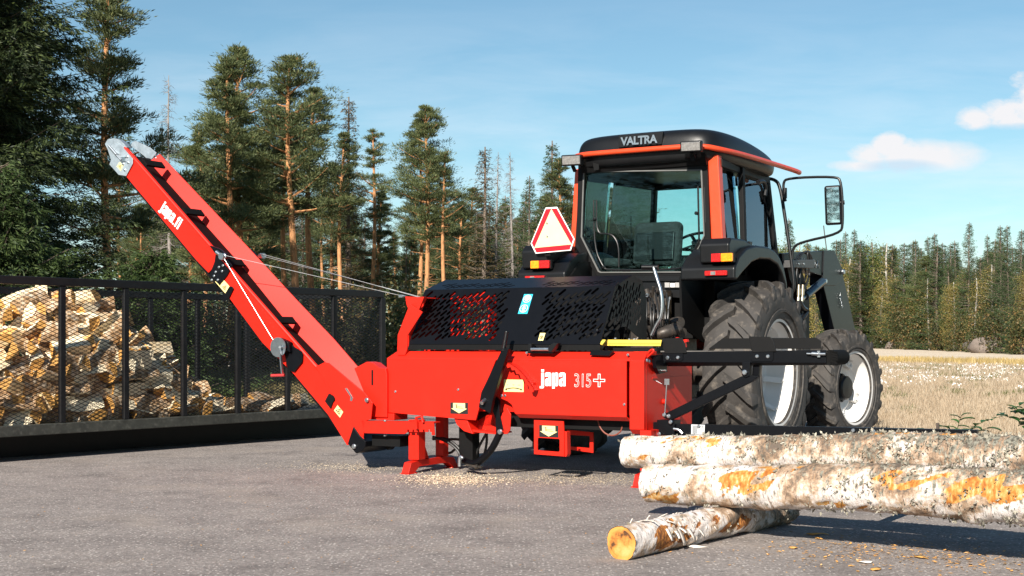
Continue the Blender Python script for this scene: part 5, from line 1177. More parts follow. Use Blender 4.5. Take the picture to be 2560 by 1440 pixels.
# ------------------------------------------------------------ red plates at the left of the hood
B(MB().prism([Pt(u, v, -2.42) for u, v in ((1008, 845), (1016, 836), (1052, 742), (1060, 742), (1022, 836), (1022, 862), (1014, 888), (995, 872))], (0, .05, 0)).prism([Pt(u, v, -2.43) for u, v in ((993, 873), (994, 838), (1024, 760), (1056, 780), (1019, 838), (1018, 873), (1012, 888), (994, 888))], (0, .012, 0)).prism([Pt(u, v, -2.40) for u, v in ((1013, 741), (1057, 743), (1058, 765), (1044, 778), (1032, 783), (1022, 775), (1016, 762))], (0, .012, 0)).prism([Pt(u, v, -2.395) for u, v in ((1013, 741), (1057, 743), (1057, 746), (1013, 744))], (0, .35, 0)), 'outlet_plate', red, bevel=.002)

# ------------------------------------------------------------ infeed conveyor to the right
ti = -2.2
beam = B(MB().prism([Pt(u, v, ti) for u, v in ((1662, 880), (2064, 875), (2066, 908), (1662, 906))], (0, .03, 0)).prism([Pt(1662, 906, ti) + Vector((0, .005, 0)), Pt(2066, 908, ti) + Vector((0, .005, 0)), Pt(2066, 913, ti) + Vector((0, .04, 0)), Pt(1662, 916, ti) + Vector((0, .04, 0))], (0, .26, 0)), 'infeed_beam', blk, bevel=.004)
p, q = Pt(1650, 879, ti), Pt(2066, 874, ti)
B(MB().box((p.x, ti + .01, p.z - .004), (q.x, ti + .30, p.z + .006)), 'infeed_belt', mat('belt_grey', (.12, .11, .10), .7), beam)
B(MB().prism([Pt(u, v, ti + .31) for u, v in ((1771, 872), (1806, 846), (2040, 844), (2052, 852), (2052, 872))], (0, .008, 0)), 'side_guard', blkm, beam, bevel=.002)
for uv in (((1649, 847), (1705, 844), (1712, 860), (1716, 883), (1662, 884)), ((1871.5, 841), (1925, 842), (1932, 850), (1941, 879), (1881, 881))):
    B(MB().prism([Pt(u, v, ti - .012) for u, v in uv], (0, .01, 0)), 'end_stop', blkm, beam, bevel=.003)
for u0, u1 in ((1655, 1707), (1876, 1933)):
    B(MB().prism([Pt(u, v, ti - .008) for u, v in ((u0, 880), (u1, 880), (u1, 898), (u1 - 5, 903), (u0 + 5, 903), (u0, 898))], (0, .007, 0)), 'mounting_plate', blk, beam)
bolts(beam, [Pt(u, v, ti - .008) for u, v in ((1669, 894), (1695, 894), (1893, 891), (1920, 891), (1669, 895))], r=.014)
B(MB().cyl(Pt(2017, 884, ti - .02), Pt(2064, 886, ti - .02), .007).cyl(Pt(2030, 884, ti - .02), Pt(2045, 885, ti - .02), .014).cyl(Pt(2045, 885, ti - .02), Pt(2064, 885, ti - .02), .010).box(tuple(Pt(2043, 893, ti - .02)), tuple(Pt(2050, 877, ti - .02) + Vector((0, .02, 0)))), 'belt_tensioner', zinc, beam)
r0_ = Pt(2074, 894, ti); B(MB().cyl((r0_.x - .0, ti + .01, r0_.z), (r0_.x, ti + .3, r0_.z), .055), 'end_roller', belt, beam)
mb = MB(); rg = np.random.default_rng(3)
for k_ in range(26):
    z = r0_.z - .05 + .1 * k_ / 25; mb.bar((r0_.x, ti + .01, z), (r0_.x + .05 + .01 * rg.uniform(), ti - .0 + .02 * rg.uniform(), z - .01), .003, .003)
B(mb, 'brush', belt, beam, smooth=False)
# lifting eye and hinge on the end housing
B(MB().tube([Pt(1612, 905, -2.4) , Pt(1615, 890, -2.4), Pt(1625, 876, -2.4), Pt(1634, 873, -2.4), Pt(1634, 880, -2.4), Pt(1622, 889, -2.4), Pt(1618, 893, -2.4)], .008, 8, smooth=2), 'lifting_eye', red)
B(MB().prism([Ps(u, v, 1.01) for u, v in ((1628, 888), (1655, 886), (1660, 930), (1640, 935), (1632, 920))], (.03, 0, 0)), 'hinge_bracket', blk, bevel=.003)
bolts(proc, [Ps(1617, 901, 1.01), Ps(1622, 903, 1.01)], (1, 0, 0), .014); bolts(proc, [Pt(1643, 925, ti - .05)], r=.014); B(MB().cyl(Pt(1650, 926, ti - .05), Pt(1665, 926, ti - .05), .007), 'pin', zinc)
# brace, adjusting rod, lower bracket, log-table rail
B(MB().prism([Pt(u, v, ti - .04) for u, v in ((1655, 1040), (1664, 1033), (1853, 941), (1870, 937), (1897, 941), (1880, 954), (1680, 1049), (1662, 1047))], (0, .045, 0)), 'brace', blk, bevel=.004)
B(MB().prism([Pt(u, v, ti - .05) for u, v in ((1855, 905), (1875, 905), (1874, 940), (1862, 945), (1854, 938))], (0, .04, 0)).prism([Pt(u, v, ti + .05) for u, v in ((1882, 908), (1899, 908), (1897, 945), (1880, 945))], (0, .04, 0)), 'brace_bracket', blk, bevel=.004)
bolts(proc, [Pt(1862, 931, ti - .055)], r=.02)
B(MB().cyl(Pt(1667, 950, -2.3), Pt(1662, 1035, -2.3), .005).box(tuple(Pt(1661, 962, -2.3)), tuple(Pt(1672, 947, -2.3) + Vector((0, .01, 0)))).cyl(Pt(1640, 952, -2.3), Pt(1655, 960, -2.3), .003), 'adjusting_rod', zinc)
B(MB().box(tuple(Pt(1642, 1087, -2.33)), tuple(Pt(1686, 1051, -2.33) + Vector((0, .12, 0)))).box(tuple(Pt(1626, 1086, -2.3)), tuple(Pt(1650, 1056, -2.3) + Vector((0, .1, 0)))), 'lower_bracket', blk, bevel=.004)
bolts(proc, [Pt(1661, 1037, -2.34), Pt(1672, 1040, -2.34), Pt(1677, 1055, -2.345), Pt(1648, 1085, -2.345)], r=.016)
B(MB().tube([Pt(1684, 1072, -2.36), Pt(1698, 1074, -2.36), Pt(1706, 1084, -2.36)], .010, 8, smooth=2), 'crank', zinc)
rail = B(MB().prism([Pt(u, v, -2.3) for u, v in ((1690, 1060), (2442, 1075), (2442, 1090), (1690, 1088))], (0, .06, 0)), 'log_table_rail', blk, bevel=.003)
bolts(rail, [Pt(2133, 1076, -2.3), Pt(2184, 1078, -2.3), Pt(1748, 1066, -2.3)], r=.014)
B(MB().box(tuple(Pt(2340, 1076, -2.27)), tuple(Pt(2347, 1058, -2.27) + Vector((0, .02, 0)))), 'stop_peg', mat('rusty_brown', (.06, .045, .035), .8), rail)
B(MB().prism([Pt(u, v, -2.305) for u, v in ((1728, 1061), (1762, 1062), (1761, 1086), (1728, 1086))], (0, .003, 0)), 'type_plate', mat('aluminium_plate', (.62, .64, .66), .4, .2), rail, smooth=False)
mb = MB()
for k_ in range(9): mb.box(tuple(Pt(1731, 1066 + 2.2 * k_, -2.3055)), tuple(Pt(1744, 1065.4 + 2.2 * k_, -2.3055) + Vector((0, .0004, 0))))
B(mb, 'print', decblk, rail, smooth=False); text('lettering', 'CE', Pt(1752, 1069, -2.3056), S_, Z_, .012, .02, decblk, rail, PO)
for s_ in (1.95, 3.2):
    zr = Pt(2000, 1080, -2.3).z; B(MB().box((s_ - .03, -4.25, .30), (s_ + .03, -2.31, .36)), 'table_arm', blk, bevel=.004)
ft = TG(2307, 1290); B(MB().box((ft.x - .035, ft.y, .01), (ft.x + .035, ft.y + .07, .30)).box((ft.x - .07, ft.y - .04, .008), (ft.x + .07, ft.y + .11, .018)), 'table_leg', blk, bevel=.003)
ft = TG(1800, 1255); B(MB().box((1.915, -3.1, .01), (1.985, -3.03, .30)), 'table_leg', blk, bevel=.003)
# ------------------------------------------------------------ the tractor
trac = empty('tractor', T0, -R(YAW)); tag(trac, 'orange and black farm tractor with glazed cab and front loader, seen from behind', 'tractor')
def D(mb, name, m, par=trac, **kw): return mb.build(name, m, par, **kw)
def bb(parent, pts, ax=(0, -1, 0), r=.011, m=zinc, name='bolts'):
    for p in pts: MB().hexb(p, ax, r, r * .9).build('bolt', m, parent)
def wheel(c, Rr, w, rr, nl, lug, side, steer=0.0, front=False):
    """centre at the middle of the tyre; side +1 = right wheel (outer face towards +s)"""
    rim = MB(); h = w * .40; S = side; ax = (S, 0, 0)
    dd = -.045 if front else -.09                                  # where the disc sits across the wheel
    rim.lathe((0, 0, 0), ax, [(h + .012, rr - .012), (h + .014, rr + .012), (h, rr + .014), (h - .02, rr - .012), (h - .05, rr - .02), (h - .09, rr - .05), (dd + .09, rr - .055), (dd + .03, rr - .075), (dd + .01, rr - .10), (dd + .03, rr * .62), (dd + .0, rr * .42), (dd - .01, rr * .40), (dd - .01, .03)], 64)
    rim.lathe((0, 0, 0), ax, [(-h - .014, rr + .012), (-h, rr + .014), (-h + .03, rr - .02), (dd - .03, rr - .05), (dd - .02, rr * .4), (dd - .02, .03)][::-1], 64)
    r = rim.build('wheel', rimw, trac, ang=30); r.location = c; r.rotation_euler = (0, 0, steer)
    ty = MB(); Rb = Rr - lug
    prof = [(h * .93, rr - .02), (h + .015, rr + .012), (h + .03, rr + .02), (w * .47, rr + (Rb - rr) * .25), (w * .505, rr + (Rb - rr) * .5), (w * .49, rr + (Rb - rr) * .75), (w * .455, Rb - .02), (w * .40, Rb - .004), (w * .2, Rb + .004), (0, Rb + .006)]
    prof = prof + [(-x, y) for x, y in prof[-2::-1]]
    ty.lathe((0, 0, 0), ax, prof, 72)
    for k in (.62, .66): # moulded rings on the outer sidewall
        rk = rr + (Rb - rr) * (k - .35); ty.lathe((0, 0, 0), ax, [(w * .485, rk - .008), (w * .506, rk - .004), (w * .506, rk + .004), (w * .49, rk + .008)], 72)
    def pos(x, f, rad): return (S * x, rad * math.sin(f), rad * math.cos(f))
    for hs in (1, -1):
        for k in range(nl):
            f0 = 2 * math.pi * (k + (.5 if hs < 0 else 0)) / nl; secs = []
            sk = (w * .62) / Rr
            for q, base, topr, wd in ((-.05, Rb - .01, Rr + .003, .85), (.25, Rb - .01, Rr + .002, .9), (.6, Rb - .012, Rr, 1.0), (.84, Rb - .02, Rr - .012, 1.12), (.95, Rb - .03, Rr - .03, 1.2), (1.0, Rb - .09, Rb - .05, 1.0)):
                x = hs * w * .5 * q; f = f0 + sk * (1 - q) * (1 - .22 * (1 - q)); lw = .034 * wd * (w / .48) / Rr; bw_ = lw * 1.55
                secs.append([pos(x, f - bw_, base), pos(x * (1.02 if q > .9 else 1), f - lw, topr), pos(x * (1.02 if q > .9 else 1), f + lw * .8, topr), pos(x, f + bw_, base)])
            vs = [p for s_ in secs for p in s_]; m_ = len(secs)
            fs = [(i*4+j, i*4+j+1, (i+1)*4+j+1, (i+1)*4+j) for i in range(m_ - 1) for j in range(3)] + [(3, 2, 1, 0), tuple((m_-1)*4 + j for j in range(4))]
            ty.add(vs, fs)
    t_ = ty.build('tyre', rubber, r, ang=32)
    hb_ = MB()
    if front:
        hb_.lathe((0, 0, 0), ax, [(dd - .02, .15), (dd + .04, .15), (dd + .05, .13), (dd + .10, .125), (dd + .115, .11), (dd + .12, .001)], 32)
        for k in range(10): a = 6.2832 * k / 10; hb_.hexb((S * (dd + .045), .138 * math.sin(a), .138 * math.cos(a)), ax, .012, .012)
        hb_.build('hub', plast, r)
        for k in range(4):
            mb = MB(); a = 6.2832 * k / 4 + .35; cx_, cz2 = .255 * math.sin(a), .255 * math.cos(a); tx, tz = math.cos(a), -math.sin(a)
            mb.bar((S * (dd + .06), cx_ - tx * .07, cz2 - tz * .07), (S * (dd + .06), cx_ + tx * .07, cz2 + tz * .07), .07, .05, up=(1, 0, 0))
            for j in (-1, 1): mb.hexb((S * (dd + .085), cx_ + tx * .035 * j, cz2 + tz * .035 * j), ax, .016, .016)
            mb.build('rim_lug', rimw, r, bevel=.006)
    else:
        hb_.lathe((0, 0, 0), ax, [(dd - .02, .13), (dd + .06, .13), (dd + .07, .11), (dd + .075, .07), (dd + .10, .065), (dd + .10, .001)], 32)
        hb_.build('hub', rimw, r)
        bb(r, [(S * (dd + .005), .165 * math.sin(6.2832 * k / 8), .165 * math.cos(6.2832 * k / 8)) for k in range(8)], ax, .02, greasy)
        bb(r, [(S * (h - .10), (rr - .075) * math.sin(6.2832 * k / 8 + .2), (rr - .075) * math.cos(6.2832 * k / 8 + .2)) for k in range(8)], ax, .012, rimw)
        for k in range(8):
            a = 6.2832 * k / 8 + .2; mb = MB().bar((S * (dd + .03), (rr - .16) * math.sin(a), (rr - .16) * math.cos(a)), (S * (h - .1), (rr - .062) * math.sin(a), (rr - .062) * math.cos(a)), .05, .012, up=(math.cos(a), 0, 0))
            mb.build('rim_lug', rimw, r)
    return r
wheel((.96, 0, .80), .82, .48, .467, 20, .055, 1); wheel((-.96, 0, .80), .82, .48, .467, 20, .055, -1)
wheel((.975, 2.42, .595), .61, .36, .372, 20, .038, 1, R(-11), True); wheel((-.975, 2.42, .595), .61, .36, .372, 20, .038, -1, R(-11), True)
D(MB().cyl((-.8, 0, .8), (.8, 0, .8), .12).box((-.25, -.55, .55), (.25, .3, 1.2)).box((-.2, .3, .6), (.2, 2.9, 1.0)).cyl((-.85, 2.42, .6), (.85, 2.42, .6), .08), 'chassis', greasy, bevel=.01)
hdm = MB().prism([(-.32, t, z) for t, z in ((1.25, .95), (1.25, 1.62), (2.6, 1.55), (2.95, 1.42), (3.0, .95))], (.64, 0, 0)); D(hdm, 'bonnet', orange, bevel=.05, segs=4)
# cab floor and rear wall below the window
D(MB().prism([(-.66, t, z) for t, z in ((-.26, 1.1), (-.26, 1.62), (1.3, 1.62), (1.3, 1.2), (.6, 1.1))], (1.32, 0, 0)), 'cab_base', blkm, bevel=.01)
rear = D(MB().prism([Pt(u, v, -.34) for u, v in ((1480, 690), (1742, 690), (1740, 815), (1700, 815), (1699, 745), (1660, 742), (1480, 745))], (0, .07, 0)).prism([Pt(u, v, -.36) for u, v in ((1485, 697), (1735, 696), (1735, 703), (1485, 704))], (0, .03, 0)), 'rear_panel', plast, bevel=.004)
D(MB().prism([Pt(u, v, -.365) for u, v in ((1661, 705.5), (1718, 705.5), (1718, 720), (1661, 720))], (0, -.002, 0)), 'black_sticker', decblk, rear, smooth=False)
mb = MB()
for u0, u1, v0, v1 in ((1676, 1687, 708, 718), (1706, 1715, 709.5, 718)): mb.prism([Pt(u, v, -.3685) for u, v in ((u0, v0), (u1, v0), (u1, v1), (u0, v1))], (0, -.001, 0))
for k in range(6): mb.prism([Pt(u, v, -.3685) for u, v in ((1662, 707 + 2 * k), (1674, 707 + 2 * k), (1674, 707.8 + 2 * k), (1662, 707.8 + 2 * k))], (0, -.001, 0)); mb.prism([Pt(u, v, -.3685) for u, v in ((1688, 707 + 2 * k), (1704, 707 + 2 * k), (1704, 707.8 + 2 * k), (1688, 707.8 + 2 * k))], (0, -.001, 0))
D(mb, 'print', white, rear, smooth=False)
yst = D(MB().prism([Pt(u, v, -.345) for u, v in ((1705, 741), (1726, 741), (1726, 782), (1705, 782))], (0, -.002, 0)), 'yellow_sticker', yellow, rear, smooth=False)
mb = MB()
for k in range(5):
    for j in range(3): mb.prism([Pt(1716 + 3.4 * j + a, 755 + 4 * k + b_, -.3475) for a, b_ in ((0, 0), (2, 0), (2, 2.4), (0, 2.4))], (0, -.001, 0))
D(mb, 'print', decblk, yst, smooth=False)
# cab pillars and window frames
cabf = MB()
def pil(a, b_, w_=.06, h_=.06): cabf.bar(a, b_, w_, h_)
ZR, ZF = 2.68, 1.60
for sg in (1, -1):
    pil((sg * .69, 1.30, ZF), (sg * .60, 1.20, ZR), .055, .07)
    pil((sg * .735, .27, ZF), (sg * .69, .30, ZR), .05, .06)
    pil((sg * .70, -.25, ZR - .02), (sg * .60, 1.2, ZR - .02), .06, .07)
    pil((sg * .74, -.25, 1.66), (sg * .69, 1.3, 1.62), .05, .07)
pil((-.60, 1.2, ZR - .02), (.60, 1.2, ZR - .02), .06, .08); pil((-.69, 1.3, ZF), (.69, 1.3, ZF), .06, .08)
cab = D(cabf, 'cab_frame', blkm, bevel=.008)
frm_o = [(1451, 398), (1446, 603), (1496, 690), (1729, 690), (1780, 597), (1771, 395)]
frm_i = [(1467, 432), (1461, 592), (1503, 677), (1508, 680), (1716, 679), (1722, 676), (1764, 590), (1757, 428)]
org = Pt(*frm_o[0], -.30); lc = lambda u, v: (Pt(u, v, -.30).x - org.x, Pt(u, v, -.30).z - org.z)
plate('window_frame', [lc(*p) for p in frm_o], [[lc(*p) for p in frm_i]], org + Vector((0, -.02, 0)), S_, Z_, .04, blkm, cab)
seal_o = [(1464, 429), (1458, 593), (1501, 680), (1507, 683), (1717, 682), (1724, 679), (1767, 590), (1760, 425)]
plate('window_seal', [lc(*p) for p in seal_o], [[lc(*p) for p in frm_i]], org + Vector((0, -.045, 0)), S_, Z_, .012, mat('grey_seal', (.12, .12, .115), .7), cab)
wg = D(MB().prism([Pt(u, v, -.315) for u, v in frm_i], (0, .005, 0)), 'rear_window', glass, trac, smooth=False)
wf = [(1471, 440), (1467, 592), (1506, 668), (1514, 674), (1708, 673), (1716, 670), (1756, 590), (1751, 440)]
mb = MB()
mb.tube([Pt(u, v, -.36) for u, v in ((1484, 500), (1486, 620), (1508, 668), (1520, 676), (1700, 674), (1714, 660), (1745, 610), (1748, 590))], .008, 8, smooth=2)
mb.tube([Pt(1547, 668, -.35), Pt(1547, 615, -.35), Pt(1535, 590, -.35), Pt(1520, 584, -.35), Pt(1491, 584, -.35), Pt(1491, 500, -.35)], .008, 8, smooth=2)
mb.tube([Pt(1745, 466, -.35), Pt(1748, 610, -.35), Pt(1720, 655, -.35)], .009, 8); mb.tube([Pt(1761, 468, -.33), Pt(1764, 556, -.33)], .012, 8); mb.tube([Pt(1764, 556, -.33), Pt(1765, 570, -.33)], .006, 6)
for u, v in ((1741, 533), (1486, 548), (1715, 659), (1508, 668)): mb.lathe(Pt(u, v, -.37), (0, -1, 0), [(-.02, .001), (-.02, .016), (.01, .016), (.016, .008), (.016, .001)], 12)
D(mb, 'window_struts', plast, wg)
# orange rear pillars
for uv in (((1769, 388), (1795, 386), (1807, 610), (1778, 613)), ((1437, 424), (1450, 420), (1436, 634), (1424, 636))):
    D(MB().prism([Pt(u, v, -.315) for u, v in uv], (0, .09, 0)), 'rear_pillar', orange, cab, bevel=.010, segs=3)
D(MB().prism([Pt(u, v, -.31) for u, v in ((1449, 398), (1453, 398), (1449, 602), (1500, 690), (1478, 692), (1434, 612), (1434, 600))], (0, .06, 0)).prism([Pt(u, v, -.31) for u, v in ((1780, 597), (1786, 612), (1768, 650), (1752, 690), (1729, 690))], (0, .06, 0)), 'corner_panel', plast, cab, bevel=.006)
# side glass
def side(sg, a, b_, z0=1.66, z1=ZR - .05):
    s_ = lambda t, z: sg * (.735 - .09 * (z - ZF) - .035 * t)
    return MB().prism([(s_(a[0], z0), a[0], z0), (s_(b_[0], z0), b_[0], z0), (s_(b_[1], z1), b_[1], z1), (s_(a[1], z1), a[1], z1)], (sg * .004, 0, 0))
for sg in (1, -1):
    D(side(sg, (-.22, -.22), (.25, .27)), 'side_window', glass_side, cab, smooth=False)
    D(side(sg, (.31, .33), (1.26, 1.17)), 'door_window', glass_side, cab, smooth=False)
    D(MB().box((sg * .74 - .01, .34, 1.85), (sg * .74 + .02, .40, 2.0)), 'door_handle', plast, cab, bevel=.004)
D(MB().prism([(-.66, 1.27, 1.66), (.66, 1.27, 1.66), (.58, 1.19, ZR - .05), (-.58, 1.19, ZR - .05)], (0, .004, 0)), 'windscreen', glass, cab, smooth=False)
# roof
def outline(g, dz=0): return [(s_ + g * (1 if s_ > 0 else -1), t + (g if t > .5 else -g) * 1.0) for s_, t in ((-.60, -.42), (-.3, -.44), (.3, -.44), (.60, -.42), (.72, -.30), (.76, .2), (.76, 1.05), (.66, 1.30), (-.66, 1.30), (-.76, 1.05), (-.76, .2), (-.72, -.30))]
rings = [(-.07, 2.67), (-.02, 2.68), (.0, 2.72), (.005, 2.80), (-.01, 2.90), (-.05, 2.962), (-.16, 2.985), (-.26, 2.99)]
mb = MB(); n = 12; vs = []
for g, z in rings: vs += [(s_, t, z - (.10 * max(0, t - .2) if z > 2.8 else .0)) for s_, t in outline(g)]
mb.add(vs, [(i*n+k, i*n+(k+1)%n, (i+1)*n+(k+1)%n, (i+1)*n+k) for i in range(len(rings) - 1) for k in range(n)] + [tuple(range(n))[::-1], tuple(range((len(rings)-1)*n, len(rings)*n))])
roof = D(mb, 'roof', plast, trac, ang=80); sb_ = roof.modifiers.new('subsurf', 'SUBSURF'); sb_.levels = 2; sb_.render_levels = 3
D(MB().prism([(-.35, .2, 2.90), (.55, .2, 2.90), (.55, 1.15, 2.86), (-.35, 1.15, 2.86)], (0, 0, .05)), 'roof_hatch', plast, roof, bevel=.02)
zb_ = 2.765; bar_ = [(-.72, .2), (-.76, -.1), (-.74, -.33), (-.62, -.465), (-.3, -.485), (.3, -.485), (.62, -.465), (.76, -.31), (.80, .1), (.82, 1.0), (.86, 1.30), (.86, 1.42)]
D(MB().tube([(s_, t, zb_ + .03 * (abs(s_) < .7 and t < 0) - .05 * max(0, t - .9)) for s_, t in bar_], .024, 12, smooth=2), 'roof_rail', orange, roof)
D(MB().prism([(-.62, -.36, 2.64), (.62, -.36, 2.64), (.62, -.40, 2.74), (-.62, -.40, 2.74)], (0, .12, 0)), 'roof_lining', blkm, roof)
lo, le, lt = Pt(1553, 365, -.462), Pt(1645, 357, -.462), Pt(1551, 343, -.462)
text('lettering', 'VALTRA', lo + Vector((0, -.002, 0)), (1, 0, 0), (0, 0, 1), lt.z - lo.z - .004, le.x - lo.x, zinc, roof, bold=.035, space=.95, th=.012)
D(MB().prism([lo + Vector((-.03, .006, -.012)), lo + Vector((le.x - lo.x + .03, .006, -.012)), lo + Vector((le.x - lo.x + .045, .006, .1)), lo + Vector((-.03, .006, .1))], (0, .03, 0)), 'badge', plast, roof, bevel=.003)
def lamp(u0, v0, u1, v1, t, tilt, par):
    a, b_ = Pt(u0, v1, t), Pt(u1, v0, t); w_, h_ = b_.x - a.x, b_.z - a.z; c_ = (a + b_) / 2
    o = MB().box((-w_/2, 0, -h_/2), (w_/2, .07, h_/2)).build('work_lamp', plast, par, bevel=.012, segs=3); o.location = c_; o.rotation_euler = (R(6), 0, R(8))
    MB().box((-w_/2 + .012, -.004, -h_/2 + .012), (w_/2 - .012, .004, h_/2 - .012)).build('lens', lampw, o, bevel=.006)
    MB().bar((0, .04, -h_/2), (-.0, .10, -h_/2 - .05), .03, .02).build('lamp_bracket', blkm, o)
lamp(1404, 385, 1451, 416, -.56, 0, trac); lamp(1701, 350, 1752, 382, -.60, 0, trac)
D(MB().prism([Pt(u, v, -.42) for u, v in ((1723, 386), (1741, 386), (1738, 402), (1728, 402))], (0, .02, 0)).prism([Pt(u, v, -.42) for u, v in ((1482, 407), (1497, 406), (1497, 424), (1485, 426))], (0, .02, 0)), 'bracket', blkm, cab)
# fenders
def fender(sg):
    pr = [(-.80, 1.60), (-.80, 1.70), (-.70, 1.80), (-.52, 1.88), (-.3, 1.915), (.0, 1.92), (.18, 1.895), (.31, 1.84), (.42, 1.75), (.50, 1.62), (.53, 1.42), (.49, 1.42), (.45, 1.60), (.36, 1.70), (.25, 1.77), (.05, 1.808), (-.2, 1.80), (-.40, 1.76), (-.60, 1.67), (-.74, 1.60)]
    o = D(MB().prism([(sg * .56, t, z) for t, z in pr], (sg * .50, 0, 0)), 'fender', plast, bevel=.022, segs=3)
    MB().prism([(sg * .56, t, z) for t, z in ((-.74, 1.2), (-.78, 1.62), (-.55, 1.8), (.2, 1.86), (.50, 1.6), (.5, 1.1), (.0, 1.0))], (sg * -.02, 0, 0)).build('inner_wall', blkm, o)
    MB().prism([(sg * .74, t, z) for t, z in ((-.80, 1.74), (-.81, 1.90), (-.76, 1.955), (-.45, 1.96), (-.2, 1.91), (-.3, 1.86))], (sg * .27, 0, 0)).build('lamp_housing', plast, o, bevel=.018, segs=3)
    return o
fr, fl = fender(1), fender(-1)
def rearlamp(u0, v0, u1, v1, par, red_left):
    t = -.815; a, b_ = Pt(u0, v1, t), Pt(u1, v0, t); x = a.x + (b_.x - a.x) * .45 if red_left else a.x + (b_.x - a.x) * .45; z0, z1 = a.z, b_.z
    base = MB().box((a.x - .006, t - .0, z0 - .006), (b_.x + .006, t + .03, z1 + .006)).build('rear_lamp', blkm, par, bevel=.003)
    for (x0, x1, m_, nm) in ((a.x, x, lampr if red_left else lampo, 'lens'), (x, b_.x, lampo if red_left else lampr, 'lens')):
        MB().box((x0 + .001, t - .028, z0), (x1 - .001, t, z1)).build(nm, m_, par, bevel=.006)
rearlamp(1780, 632.5, 1834, 655.5, fr, True); rearlamp(1329, 651, 1376.5, 672, fl, False)
for (u0, v0, u1, v1, par) in ((1763, 676, 1818, 689.5, fr), (1314, 689, 1362, 702, fl)):
    a, b_ = Pt(u0, v1, -.815), Pt(u1, v0, -.815); MB().box((a.x, -.83, a.z), (b_.x, -.802, b_.z)).build('reflector', lampr, par, bevel=.004)
    m2 = (a.x + b_.x) / 2; MB().box((a.x + (b_.x-a.x)*.28, -.8335, a.z + .006), (a.x + (b_.x-a.x)*.5, -.83, b_.z - .006)).build('lens', lampw, par)
# warning triangle
ts = -.86
so = [(1364, 519), (1392.6, 517), (1436.5, 597.6), (1427, 626), (1339, 634), (1326.5, 609)]
o0 = Pt(1380, 590, ts); sgn = D(MB().prism([Pt(u, v, ts) for u, v in so], (0, .004, 0)), 'warning_triangle', white, smooth=False)
def inset(pts, c_, k): return [(c_[0] + (u - c_[0]) * k, c_[1] + (v - c_[1]) * k) for u, v in pts]
D(MB().prism([Pt(u, v, ts - .0005) for u, v in inset(so, (1380, 588), .945)], (0, -.001, 0)), 'red_border', signr, sgn, smooth=False)
D(MB().prism([Pt(u, v, ts - .002) for u, v in ((1378.5, 522), (1429, 611), (1335.5, 620))], (0, -.001, 0)), 'cream_field', signy, sgn, smooth=False)
bb(sgn, [Pt(1368, 558, ts - .003), Pt(1368.5, 591, ts - .003)], r=.009)
D(MB().box(tuple(Pt(1362, 640, ts + .02)), tuple(Pt(1376, 560, ts + .02) + Vector((0, .01, 0)))), 'sign_bracket', blkm, sgn)
# inside the cab
st0 = Pt(1642, 605, .15)
def rr_box(cx_, cy_, cz2, w_, d_, h_, tilt=0.0): 
    mb = MB().box((-w_/2, -d_/2, -h_/2), (w_/2, d_/2, h_/2)); return mb
seat = rr_box(0, 0, 0, .48, .13, .42).build('seat', fabric, trac, bevel=.055, segs=4); seat.location = (st0.x, .18, st0.z - .02); seat.rotation_euler = (R(-8), 0, 0)
MB().box((-.2, -.085, -.17), (.2, -.06, .10)).build('backrest_shell', plast, seat, bevel=.03, segs=3)
MB().box((-.25, -.1, -.38), (.25, .45, -.25)).build('seat_cushion', fabric, seat, bevel=.04, segs=3)
MB().cyl((-.28, -.05, -.30), (.28, -.05, -.30), .05).build('seat_hinge', plast, seat)
p_ = Pt(1515, 655, .0); ps = rr_box(0, 0, 0, .36, .3, .08).build('side_seat', fabric, trac, bevel=.03, segs=3); ps.location = (p_.x, .05, p_.z - .01)
MB().box((-.18, -.12, -.25), (.18, .12, -.05)).build('storage_box', blkm, ps, bevel=.01)
cw = Pt(1741, 603, .78); sw = MB(); ring = [(.20 * math.cos(a), .20 * math.sin(a), 0) for a in np.linspace(0, 2 * math.pi, 33)]
sw.tube(ring, .015, 8, caps=False)
for a in (.4, 2.2, 4.3): sw.bar((0, 0, -.03), (.2 * math.cos(a), .2 * math.sin(a), 0), .03, .012)
sw.cyl((0, 0, -.05), (0, 0, 0), .05); s_o = sw.build('steering_wheel', plast, trac); s_o.location = cw; s_o.rotation_euler = (R(28), 0, 0)
MB().bar((0, 0, -.05), (0, .1, -.45), .12, .1).build('steering_column', plast, s_o)
D(MB().prism([(-.3, t, z) for t, z in ((.85, 1.62), (.95, 1.9), (1.15, 1.95), (1.2, 1.62))], (.75, 0, 0)), 'dashboard', blkm, bevel=.02)
D(MB().box((.28, -.1, 1.62), (.55, .6, 1.86)).bar((.42, .1, 1.86), (.40, .12, 2.1), .014, .014).bar((.34, .3, 1.86), (.36, .28, 2.02), .014, .014).bar((-.05, -.12, 1.75), (-.07, -.1, 2.05), .02, .012), 'side_console', blkm)
